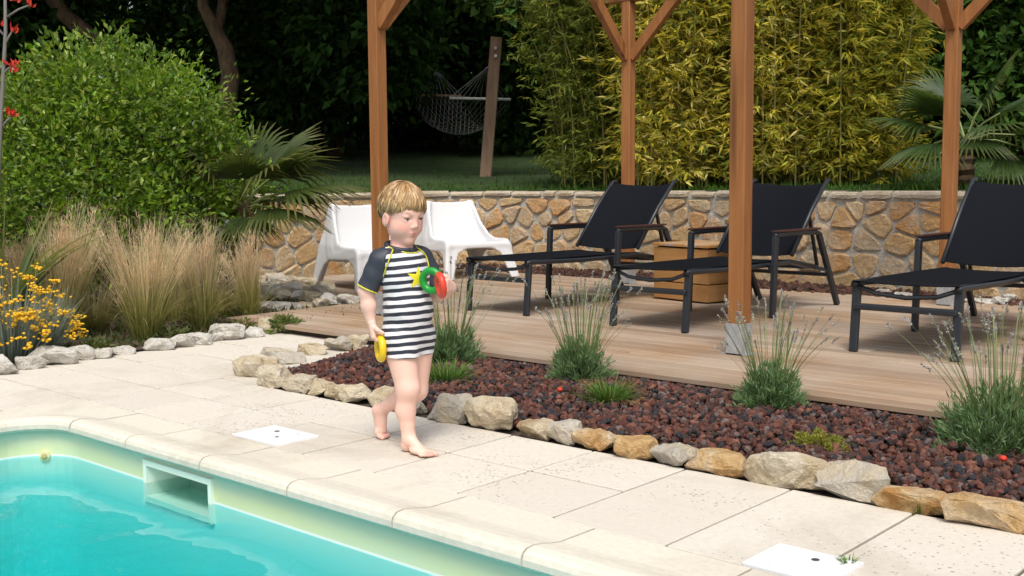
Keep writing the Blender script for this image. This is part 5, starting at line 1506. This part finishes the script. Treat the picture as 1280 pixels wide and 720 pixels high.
# the wood behind them all: one mass
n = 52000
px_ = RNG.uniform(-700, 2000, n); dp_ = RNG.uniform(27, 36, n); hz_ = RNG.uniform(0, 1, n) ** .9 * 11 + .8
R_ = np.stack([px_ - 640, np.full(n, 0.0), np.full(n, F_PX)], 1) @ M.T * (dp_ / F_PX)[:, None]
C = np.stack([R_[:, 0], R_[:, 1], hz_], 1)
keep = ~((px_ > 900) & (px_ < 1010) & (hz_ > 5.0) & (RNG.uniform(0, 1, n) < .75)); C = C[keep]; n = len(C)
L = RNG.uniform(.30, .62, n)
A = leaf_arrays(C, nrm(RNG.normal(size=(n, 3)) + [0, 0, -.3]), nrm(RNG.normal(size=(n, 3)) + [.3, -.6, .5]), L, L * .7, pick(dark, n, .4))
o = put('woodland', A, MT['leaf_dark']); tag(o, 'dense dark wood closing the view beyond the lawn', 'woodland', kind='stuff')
# unseen high canopy, added for shade, is part of the tree crowns above
# ---- grass of the lawn
n = 30000
s_ = RNG.uniform(5.0, 20.0, n); d_g = .35 + RNG.uniform(0, 1, n) ** 1.5 * 11
pp = np.empty((n, 3))
for i in range(n):
    p, nn = wall_at(float(s_[i])); q = p + nn * float(d_g[i]); pp[i] = (q.x, q.y, lawn_z(float(d_g[i])) - .004)
az = RNG.uniform(0, 2 * math.pi, n)
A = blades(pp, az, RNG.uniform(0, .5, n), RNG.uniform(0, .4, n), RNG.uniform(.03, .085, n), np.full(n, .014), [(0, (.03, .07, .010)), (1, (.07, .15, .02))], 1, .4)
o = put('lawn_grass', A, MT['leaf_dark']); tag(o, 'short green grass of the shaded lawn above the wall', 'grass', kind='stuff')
# ================================================================== THE CHILD (local axes: x forward, y to its left, z up)
CO = Vector((-2.95, 2.81, 0.0))
H_SDF = 0.0027
fld = Field((-0.40, -0.21, -0.012), (0.19, 0.22, 1.02), H_SDF)
A3 = lambda *v: np.array(v, float)
def torso(f, off=0.0, k=0.03):
    f.ell((-.085, 0, .425), (.078, .090, .075), k, off=off)
    f.ell((-.078, 0, .520), (.086, .090, .105), k, off=off)
    f.ell((-.090, 0, .640), (.074, .094, .105), k, off=off)
    f.cap((-.105, -.070, .712), (-.105, .070, .712), .040, .040, k, off=off)
torso(fld)
fld.cap((-.114, 0, .72), (-.104, 0, .81), .043, .037, .02)
# head frame
pit, yaw = math.radians(12), math.radians(-7)
hf = A3(math.cos(pit) * math.cos(yaw), math.cos(pit) * math.sin(yaw), -math.sin(pit)); hl = A3(-math.sin(yaw), math.cos(yaw), 0); hu = np.cross(hf, hl)
HC = A3(-.096, 0, .880); HR = np.stack([hf, hl, hu], 1)
def hd(x, y, z): return HC + hf * x + hl * y + hu * z
fld.ell(hd(-.012, 0, .022), (.090, .073, .080), .02, rot=HR)
fld.ell(hd(.022, 0, -.040), (.058, .054, .066), .03, rot=HR)
fld.ell(hd(.036, 0, .015), (.045, .055, .050), .02, rot=HR)                 # forehead
for s in (-1, 1):
    fld.ell(hd(.040, s * .031, -.044), (.026, .022, .026), .025, rot=HR)     # cheeks
    fld.ell(hd(.010, s * .042, -.048), (.030, .014, .030), .02, rot=HR)     # jaw
fld.ell(hd(.050, 0, -.090), (.022, .022, .017), .018, rot=HR)               # chin
for s in (-1, 1):
    fld.ell(hd(.084, s * .030, -.004), (.016, .017, .011), .010, 'sub', rot=HR)   # eye sockets
    fld.ell(hd(.0655, s * .030, .0035), (.0120, .0155, .0078), .004, rot=HR)        # upper lids
    fld.ell(hd(.0635, s * .030, -.0115), (.0110, .0140, .0058), .005, rot=HR)       # lower lids
fld.cap(hd(.076, 0, -.004), hd(.0855, 0, -.030), .0055, .0085, .010)         # nose
for s in (-1, 1): fld.ell(hd(.080, s * .0085, -.034), (.0075, .0065, .0058), .006, rot=HR)
fld.ell(hd(.0745, 0, -.0585), (.0072, .0160, .0050), .006, rot=HR)          # upper lip
fld.ell(hd(.0715, 0, -.0680), (.0076, .0140, .0052), .006, rot=HR)          # lower lip
fld.ell(hd(.0835, 0, -.0632), (.0060, .0150, .0014), .002, 'sub', rot=HR)   # mouth line
for s in (-1, 1):                                                           # ears
    fld.ell(hd(.000, s * .0745, -.021), (.0185, .0085, .027), .005, rot=HR)
    fld.ell(hd(.004, s * .0845, -.019), (.0100, .006, .016), .004, 'sub', rot=HR)
# legs: right leg planted, left leg pushing off behind
fld.cap((-.078, -.046, .410), (-.032, -.050, .238), .064, .0425, .02)
fld.cap((-.032, -.050, .238), (-.046, -.050, .155), .0410, .0345, .02)
fld.cap((-.046, -.050, .155), (-.036, -.046, .052), .0340, .0240, .02)
fld.ell((-.020, -.050, .236), (.026, .026, .028), .02)                      # kneecap
fld.ell((-.046, -.046, .024), (.026, .023, .024), .012)
fld.cap((-.034, -.046, .050), (.030, -.051, .020), .024, .0155, .016)
fld.ell((.026, -.053, .0155), (.044, .0290, .0150), .010)
for yy, xt, rr in ((-.0335, .1005, .0095), (-.0500, .0965, .0074), (-.0620, .0910, .0070), (-.0730, .0840, .0066), (-.0825, .0755, .0062)):
    fld.cap((.052, yy * .85 - .008, .012), (xt - rr, yy, .0092), rr * 1.05, rr, .0035)
fld.cap((-.076, .046, .405), (-.090, .046, .212), .064, .042, .02)
fld.cap((-.090, .046, .212), (-.168, .042, .178), .0405, .0340, .02)
fld.cap((-.168, .042, .178), (-.268, .036, .118), .0335, .0235, .02)
fld.ell((-.298, .035, .112), (.021, .022, .024), .012)                      # heel up
fld.cap((-.276, .036, .108), (-.276, .036, .034), .0235, .0175, .016)
fld.cap((-.298, .036, .100), (-.292, .036, .030), .0190, .0160, .016)
fld.ell((-.284, .037, .026), (.019, .030, .020), .010)
for yy, xt, rr in ((.0185, -.245, .0092), (.0340, -.248, .0074), (.0450, -.252, .0070), (.0545, -.256, .0066), (.0630, -.261, .0062)):
    fld.cap((-.280, yy * .9 + .003, .015), (xt - rr, yy, .0085), rr * 1.1, rr, .0035)
# arms
SR, ER, WR = A3(-.122, -.092, .708), A3(-.162, -.128, .596), A3(-.146, -.122, .487)
SL, EL, WL = A3(-.095, .092, .708), A3(-.050, .132, .575), A3(.085, .066, .607)
for S_, E_, W2 in ((SR, ER, WR), (SL, EL, WL)):
    fld.cap(S_, E_, .0350, .0290, .02); fld.cap(E_, (E_ + W2) / 2, .0285, .0265, .015); fld.cap((E_ + W2) / 2, W2, .0265, .0185, .015)
def hand(f, wrist, d, n, t_, curls, thumb_curl=0.5, sc=1.0, spread=1.0):
    """d: towards the fingers, n: way the palm faces, t_: thumb side"""
    d = nrm(np.array(d, float)); n = np.array(n, float); n = nrm(n - d * (n @ d)); t_ = np.array(t_, float); t_ = t_ - d * (t_ @ d); t_ = nrm(t_ - n * (t_ @ n))
    w = np.array(wrist, float); kn = []
    for i, o in enumerate((.0165, .0055, -.0055, -.0160)):
        kp = w + d * (.052 - .0012 * i * i) * sc + t_ * o * sc * spread - n * .002
        f.cap(w + t_ * o * .55 * sc, kp, .0125 * sc, .0090 * sc, .007); kn.append(kp)
    f.ell(w + d * .026 * sc + n * .004 * sc, (.013 * sc,) * 3, .008)
    for i, (kp, L) in enumerate(zip(kn, (.043, .047, .043, .034))):
        p = kp; a = 0.0
        for sgi, (fr_, rr) in enumerate(((.42, .0073), (.32, .0066), (.26, .0060))):
            a += curls[i] * (0.75, 1.0, .8)[sgi]
            q = p + (d * math.cos(a) + n * math.sin(a)) * L * fr_ * sc
            f.cap(p, q, rr * sc, rr * .93 * sc, .0022 if sgi else .004); p = q
    p = w + d * .014 * sc + t_ * .014 * sc + n * .004 * sc
    v = nrm(d * .55 + t_ * .75 + n * .35); q = p + v * .026 * sc; f.cap(p, q, .0105 * sc, .0082 * sc, .006)
    v2 = nrm(d * .75 + t_ * .25 + n * (.35 + thumb_curl)); f.cap(q, q + v2 * .022 * sc, .0080 * sc, .0066 * sc, .0025)
    return w + d * .055 * sc + n * .021 * sc
gR = hand(fld, WR + A3(.004, 0, -.010), (.22, -.02, -1), (.55, .83, 0), (.83, -.5, .15), (.95, 1.0, 1.05, 1.1), .6, 1.0)
gL = hand(fld, WL + A3(.008, -.006, .004), (.30, -.92, .22), (-.93, -.32, .05), (0, .2, 1), (.95, 1.0, 1.0, 1.05), .6, 1.0)
V, F = fld.nets(); V = relax(V, F, 1, .35)
del fld
# skin tints: lips, cheeks, knees, toes, brows
sk_ = np.tile(A3(.80, .515, .42), (len(V), 1))
def spot(c, R, col, amt, rot=None):
    P = (V - c) @ (rot if rot is not None else np.eye(3)); w_ = np.clip(1.6 - 1.6 * np.sqrt(((P / np.array(R)) ** 2).sum(1)), 0, 1)[:, None] * amt
    sk_[:] = sk_ * (1 - w_) + np.array(col) * w_
spot(hd(.03, 0, -.05), (.17, .17, .16), (.90, .51, .42), .95, HR)
for s in (-1, 1):
    spot(hd(.055, s * .037, -.040), (.035, .026, .024), (.82, .36, .30), .7, HR)
    spot(hd(.072, s * .031, .0165), (.016, .017, .0035), (.40, .26, .16), .75, HR)
    spot(hd(.002, s * .080, -.021), (.02, .012, .028), (.66, .33, .26), .6, HR)
spot(hd(.078, 0, -.0590), (.012, .0160, .0046), (.60, .17, .15), .95, HR); spot(hd(.076, 0, -.0680), (.012, .0140, .0050), (.60, .17, .15), .95, HR)
spot(hd(.088, 0, -.033), (.014, .012, .010), (.66, .34, .27), .4, HR)
spot(A3(-.01, -.05, .236), (.03, .03, .03), (.66, .35, .27), .5); spot(A3(.085, -.055, .010), (.03, .04, .02), (.66, .31, .25), .6); spot(A3(-.30, .035, .09), (.03, .03, .05), (.66, .33, .26), .6); spot(A3(-.255, .04, .01), (.02, .04, .02), (.66, .31, .25), .6)
spot(gR, (.05, .05, .05), (.66, .36, .28), .5); spot(gL, (.05, .05, .05), (.66, .36, .28), .5)
t = NT('skin'); t.base(t.mix(.12, t.attr(), t.ramp(t.noise(t.co(), 60, 3), [(.3, (.8, .75, .75)), (.7, (1.1, 1.05, 1.05))]), 'MULTIPLY')); t.rough(.5); t.p.inputs['Subsurface Weight'].default_value = .06; t.p.inputs['Subsurface Radius'].default_value = (.012, .005, .003); t.p.inputs['Subsurface Scale'].default_value = 1.0; t.p.inputs['Specular IOR Level'].default_value = .35; MT['skin'] = t.m
child = link('person', np_mesh('person', V, F, sk_, True), MT['skin'], None, CO)
tag(child, 'toddler in striped swimsuit walking barefoot past the pool holding toy rings', 'person')
# eyes
MT['eye'] = plain('eye_white', (.62, .60, .58), .25); MT['iris'] = plain('iris', (.045, .05, .06), .2); MT['lash'] = plain('lash', (.06, .035, .02), .8)
def ball(c, r, name, m, parent, sub=2):
    bm = bmesh.new(); bmesh.ops.create_icosphere(bm, subdivisions=sub, radius=r)
    me = bpy.data.meshes.new(name); bm.to_mesh(me); bm.free()
    for p_ in me.polygons: p_.use_smooth = True
    return link(name, me, m, parent, c)
for s in (-1, 1):
    e = ball(Vector(hd(.0640, s * .030, -.0045)), .0115, 'eye', MT['eye'], child)
    look = Vector(hf * .93 - hu * .38 - hl * .05).normalized()
    ball(look * .0064, .0062, 'iris', MT['iris'], e)
    mb = MB(); mb.tube([Vector(hd(.0758 - .0075 * abs(u) ** 2 * 1.0, s * .030 + u * .0125, -.0035 - .0018 * u * u)) for u in (-1, -.5, 0, .5, 1)], [.0006, .0014, .0016, .0014, .0006], 5)
    mb.build('eyelash', MT['lash'], child)

# hair: ribbons combed from the crown
hair_c = hd(-.012, 0, .022); HRAD = A3(.0945, .0775, .0855)
def th_max(ph):
    a = np.degrees(np.abs((ph + np.pi) % (2 * np.pi) - np.pi))
    wob_ = .045 * np.sin(ph * 7 + .6) + .03 * np.sin(ph * 15 + 1) + .05 * np.sin(ph) * (a < 70)
    return wob_ + np.radians(np.interp(a, [0, 35, 55, 68, 80, 100, 115, 140, 180], [82, 85, 94, 106, 100, 104, 124, 136, 138]))
def hair_pt(ph, th, lift):
    R = HRAD + lift[..., None]
    loc = np.stack([np.sin(th) * np.cos(ph), np.sin(th) * np.sin(ph), np.cos(th)], -1) * R
    return hair_c + loc @ HR.T
n = 5200; SEG = 7
ph = RNG.uniform(-np.pi, np.pi, n); th1 = th_max(ph) + RNG.normal(0, .06, n); ln_ = RNG.uniform(.55, 1.25, n); th0 = np.maximum(th1 * np.sqrt(RNG.uniform(.0, 1, n)) - ln_ * .5, .02)
th_end = np.minimum(th0 + ln_, th1)
drift = RNG.normal(-.10, .12, n)                                  # combed a little to the side
base_l = RNG.uniform(.0005, .0075, n)
Vh = np.empty((n, SEG + 1, 2, 3)); w0 = RNG.uniform(.0016, .0034, n)
for i in range(SEG + 1):
    u = i / SEG; th_ = th0 + (th_end - th0) * u; pp_ = ph + drift * (u - .3) + .03 * np.sin(u * 5 + ph * 9)
    lift = base_l * (1 - .55 * u) + .004 * np.sin(u * np.pi)
    c = hair_pt(pp_, th_, lift); c2_ = hair_pt(pp_ + .01, th_, lift + .0004 * np.sin(ph * 40)); sd_ = nrm(c2_ - c)
    wv = (w0 * (1 - .7 * u * u))[:, None]
    Vh[:, i, 0] = c - sd_ * wv; Vh[:, i, 1] = c + sd_ * wv
k = (SEG + 1) * 2; Fq = np.array([[2 * i, 2 * i + 1, 2 * i + 3, 2 * i + 2] for i in range(SEG)]); Fh = (Fq[None] + (np.arange(n) * k)[:, None, None]).reshape(-1, 4)
hcol = pick([((.46, .285, .125), 3), ((.33, .19, .08), 2.4), ((.56, .39, .20), 2), ((.23, .125, .055), 1.2)], n, .2)
t = NT('blond_hair'); t.base(t.attr()); t.rough(.42); t.p.inputs['Specular IOR Level'].default_value = .5; MT['hair'] = t.m
hair = link('hair', np_mesh('hair', Vh.reshape(-1, 3), Fh, np.repeat(hcol, k, 0), True), MT['hair'], child)
PH, TH = np.meshgrid(np.linspace(-np.pi, np.pi, 61), np.linspace(0, 1, 16), indexing='ij')
capV = hair_pt(PH, TH * (th_max(PH) - .06), np.full(PH.shape, -.0006)).reshape(-1, 3)
capF = np.array([[i * 16 + j, i * 16 + j + 1, (i + 1) * 16 + j + 1, (i + 1) * 16 + j] for i in range(60) for j in range(15)])
link('hair_undercoat', np_mesh('hair_undercoat', capV, capF, np.tile(A3(.33, .19, .08), (len(capV), 1)), True), MT['hair'], hair)

# swimsuit
NAVY = (.016, .019, .034)
t = NT('striped_lycra'); tc = t.n.new('ShaderNodeTexCoord'); sp = t.nd('ShaderNodeSeparateXYZ'); t.l.new(tc.outputs['Object'], sp.inputs[0])
zz = t.math('ADD', sp.outputs[2], t.math('MULTIPLY', sp.outputs[0], -.10))
zz = t.math('ADD', zz, t.math('MULTIPLY', t.math('SUBTRACT', t.noise(tc.outputs['Object'], 7, 2), .5), .018))
fr_ = t.math('FRACT', t.math('MULTIPLY', zz, 1 / .0285))
st = t.math('LESS_THAN', fr_, .50)
side = t.math('LESS_THAN', t.math('ADD', sp.outputs[0], t.math('MULTIPLY', sp.outputs[1], .05)), -.136)
side = t.math('MULTIPLY', side, t.math('GREATER_THAN', sp.outputs[2], .40))
c = t.mix(t.math('MAXIMUM', st, side), (.72, .71, .73), NAVY)
t.base(c); t.rough(.6); wr = t.noise(t.co((30, 30, 12)), 1.0, 3, .6, .6); t.bump(wr, .35, .008); t.p.inputs['Sheen Weight'].default_value = .1; MT['stripe'] = t.m
t = NT('navy_lycra'); t.base((.030, .036, .052)); t.rough(.55); t.bump(t.noise(t.co((30, 30, 16)), 1.0, 3, .6, .6), .4, .008); MT['navy'] = t.m
MT['lime'] = plain('yellow_piping', (.62, .58, .05), .6); MT['star'] = plain('yellow_print', (.82, .70, .03), .6)
f2 = Field((-.22, -.15, .32), (.05, .15, .78), .0030)
torso(f2, .0065)
f2.cap((-.078, -.046, .42), (-.055, -.049, .330), .0680, .0620, .02); f2.cap((-.077, .046, .42), (-.085, .046, .330), .0685, .0640, .02)
f2.plane_cut((-.22, -.15, .32), (.05, .15, .78), (0, 0, .353), (-.03, .0, -1)); f2.plane_cut((-.22, -.15, .70), (.05, .15, .78), (-.09, 0, .751), (.35, 0, 1))
v2, q2 = f2.nets(); v2 = relax(v2, q2, 1, .3)
# soft folds in the cloth
nn_ = v2 - np.stack([np.full(len(v2), -.085), np.zeros(len(v2)), v2[:, 2]], 1); nn_ = nrm(nn_)
v2 += nn_ * (.0022 * np.sin(v2[:, 2] * 60 + v2[:, 1] * 34 + 2 * np.sin(v2[:, 0] * 30)) * np.clip((.66 - v2[:, 2]) * 5, 0, 1))[:, None]
suit_me = np_mesh('swimsuit', v2, q2, None, True)
suit = link('swimsuit', suit_me, MT['stripe'], child)
trees_src = [(v2, q2)]
def piping(pts_, r_, m, name='piping', parent=suit, closed=False):
    mb = MB()
    if closed: pts_ = list(pts_) + [pts_[0]]
    mb.tube(pts_, r_, 6); return mb.build(name, m, parent, smooth=True)
bvh_suit = BVHTree.FromPolygons([tuple(x) for x in v2], [tuple(int(i) for i in f_) for f_ in q2])
def suit_hit(px, py):
    d_r = Vector(ray(px, py)).normalized(); o_r = Vector((0, 0, CAM_H)) - CO
    h_ = bvh_suit.ray_cast(o_r, d_r)
    return (h_[0], h_[1]) if h_[0] else (None, None)
SEAM = {-1: [(491, 313), (487, 323), (483, 334), (480, 346)], 1: [(517, 309), (526, 314), (532, 322), (535, 334)]}
seam_pts = {}
for S_, E_, sgn in ((SR, ER, -1), (SL, EL, 1)):
    hits = [h_ for h_ in (suit_hit(*q) for q in SEAM[sgn]) if h_[0] is not None]
    seam_pts[sgn] = hits
    p0, p1 = np.array(hits[0][0]), np.array(hits[-1][0]); cen = A3(-.10, 0, .68)
    N_ = nrm(np.cross(p1 - p0, cen - p0))
    if (np.array(S_) - p0) @ N_ > 0: N_ = -N_
    ax_ = nrm(E_ - S_); end = S_ + (E_ - S_) * .93
    lo_, hi_ = A3(-.22, -.19, .56), A3(.05, .19, .78)
    f3 = Field(lo_, hi_, .0030)
    torso(f3, .0098)
    f3.plane_cut(lo_, hi_, (0, 0, float(p1[2]) - .004), (0, 0, -1))
    f3.plane_cut(lo_, hi_, p0, N_)
    f3.plane_cut(lo_, hi_, (0, sgn * .012, 0), (0, -sgn, 0))
    f3.cap(S_, end + ax_ * .03, .0435, .0375, .012)
    f3.plane_cut(lo_, hi_, end, ax_)
    f3.plane_cut(lo_, hi_, (-.09, 0, .752), (.35, 0, 1))
    v3, q3 = f3.nets(); v3 = relax(v3, q3, 1, .3)
    v3 += nrm(v3 - (S_ + E_) / 2) * (.0014 * np.sin(v3[:, 2] * 90 + v3[:, 0] * 60))[:, None]
    link('sleeve', np_mesh('sleeve', v3, q3, None, True), MT['navy'], suit); trees_src.append((v3, q3))
    u_ = nrm(np.cross(ax_, A3(0, 1, .2))); w_ = np.cross(ax_, u_)
    piping([Vector(end + ax_ * -.003 + (u_ * math.cos(a) + w_ * math.sin(a)) * .0392) for a in np.linspace(0, 2 * math.pi, 25)[:-1]], .0030, MT['lime'], closed=True)
Vb, Fb, o_ = [], [], 0
for v_, q_ in trees_src: Vb += [tuple(x) for x in v_]; Fb += [tuple(int(i) + o_ for i in f_) for f_ in q_]; o_ += len(v_)
bvh = BVHTree.FromPolygons(Vb, Fb)
def snap(p, lift=.0012):
    loc, nor, _, _ = bvh.find_nearest(Vector(p)); return loc + nor * lift
cx, cz = -.112, .752
ring_pts = [(cx + .0515 * math.cos(a), .0525 * math.sin(a), cz + .003 - .013 * math.cos(a)) for a in np.linspace(0, 2 * math.pi, 29)[:-1]]
piping([Vector(p) for p in ring_pts], .0100, MT['navy'], 'collar', closed=True)
piping([snap((x_ + .012 * math.cos(a), y_ * 1.22, z_ - .013), .0008) for (x_, y_, z_), a in zip(ring_pts, np.linspace(0, 2 * math.pi, 29)[:-1])], .0027, MT['lime'], closed=True)
for s in (-1, 1):
    raw = catmull([h_[0] + h_[1] * .0035 for h_ in seam_pts[s]], 5)
    piping(raw, .0026, MT['lime'])
# star print on the chest, a thin patch following the cloth
sc_, pts_ = .046, []
cs = A3(.0, -.010, .642)
for i in range(10):
    a = math.pi / 2 + i * math.pi / 5 + .15; rr = sc_ if i % 2 == 0 else sc_ * .42; pts_.append((math.cos(a) * rr, math.sin(a) * rr))
SV, SF = [], []
def onchest(yy, zz_):
    h_ = bvh.ray_cast(Vector((.2, cs[1] - yy, cs[2] + zz_)), Vector((-1, 0, 0)))
    return (h_[0] + h_[1] * .0016) if h_[0] else Vector((-.02, cs[1] - yy, cs[2] + zz_))
rings_ = 6
for i in range(10):
    for j in range(rings_ + 1): SV.append(tuple(onchest(pts_[i][0] * j / rings_, pts_[i][1] * j / rings_)))
R1 = rings_ + 1
for i in range(10):
    i2 = (i + 1) % 10
    for j in range(rings_): SF.append((i * R1 + j, i * R1 + j + 1, i2 * R1 + j + 1, i2 * R1 + j))
mb = MB(); mb.add(SV, SF); so = mb.build('star_print', MT['star'], suit, smooth=True)

# toy rings
def torus(name, c, axis, R, r, m, label, asym=1.0):
    axis = Vector(axis).normalized(); u = axis.orthogonal().normalized(); w_ = axis.cross(u); mb = MB(); n_, k_ = 40, 14
    for i in range(n_):
        a = 2 * math.pi * i / n_; e = u * math.cos(a) + w_ * math.sin(a)
        for j in range(k_):
            b_ = 2 * math.pi * j / k_; mb.v.append(tuple(e * (R + r * math.cos(b_)) + axis * (r * asym * math.sin(b_))))
    mb.f = [(i * k_ + j, ((i + 1) % n_) * k_ + j, ((i + 1) % n_) * k_ + (j + 1) % k_, i * k_ + (j + 1) % k_) for i in range(n_) for j in range(k_)]
    o = mb.build(name, m, None, smooth=True); o.location = CO + Vector(c); tag(o, label, 'toy ring'); return o
RTv = A3(.746, .665, 0); VW = A3(-.69, .72, 0)
MT['ry'] = plain('yellow_plastic', (.78, .52, .01), .35); MT['rg'] = plain('green_plastic', (.012, .28, .035), .35); MT['rr_'] = plain('red_plastic', (.68, .055, .028), .35)
axY = RTv * .94 + VW * .34
dY = A3(.80, -.55, 0) * .25 + A3(0, 0, -.97); dY = dY - nrm(axY) * (dY @ nrm(axY)); dY = nrm(dY)
torus('toy_ring', gR + dY * .039, axY, .039, .0135, MT['ry'], 'yellow plastic toy ring held low in the hanging hand')
axR = RTv * .93 + VW * .30 + A3(0, 0, .12); dR = -VW * .85 - RTv * .1; dR = nrm(dR - nrm(axR) * (dR @ nrm(axR)))
torus('toy_ring', gL + dR * .036 + RTv * -.006, axR, .036, .0125, MT['rr_'], 'red plastic toy ring gripped in front of the green ring')
axG = VW * .86 + RTv * .46 + A3(0, 0, .10); dG = -RTv * .9 + A3(0, 0, .25); dG = nrm(dG - nrm(axG) * (dG @ nrm(axG)))
torus('toy_ring', gL + dG * .036 + VW * .016, axG, .037, .0135, MT['rg'], 'green plastic toy ring held against the striped chest')
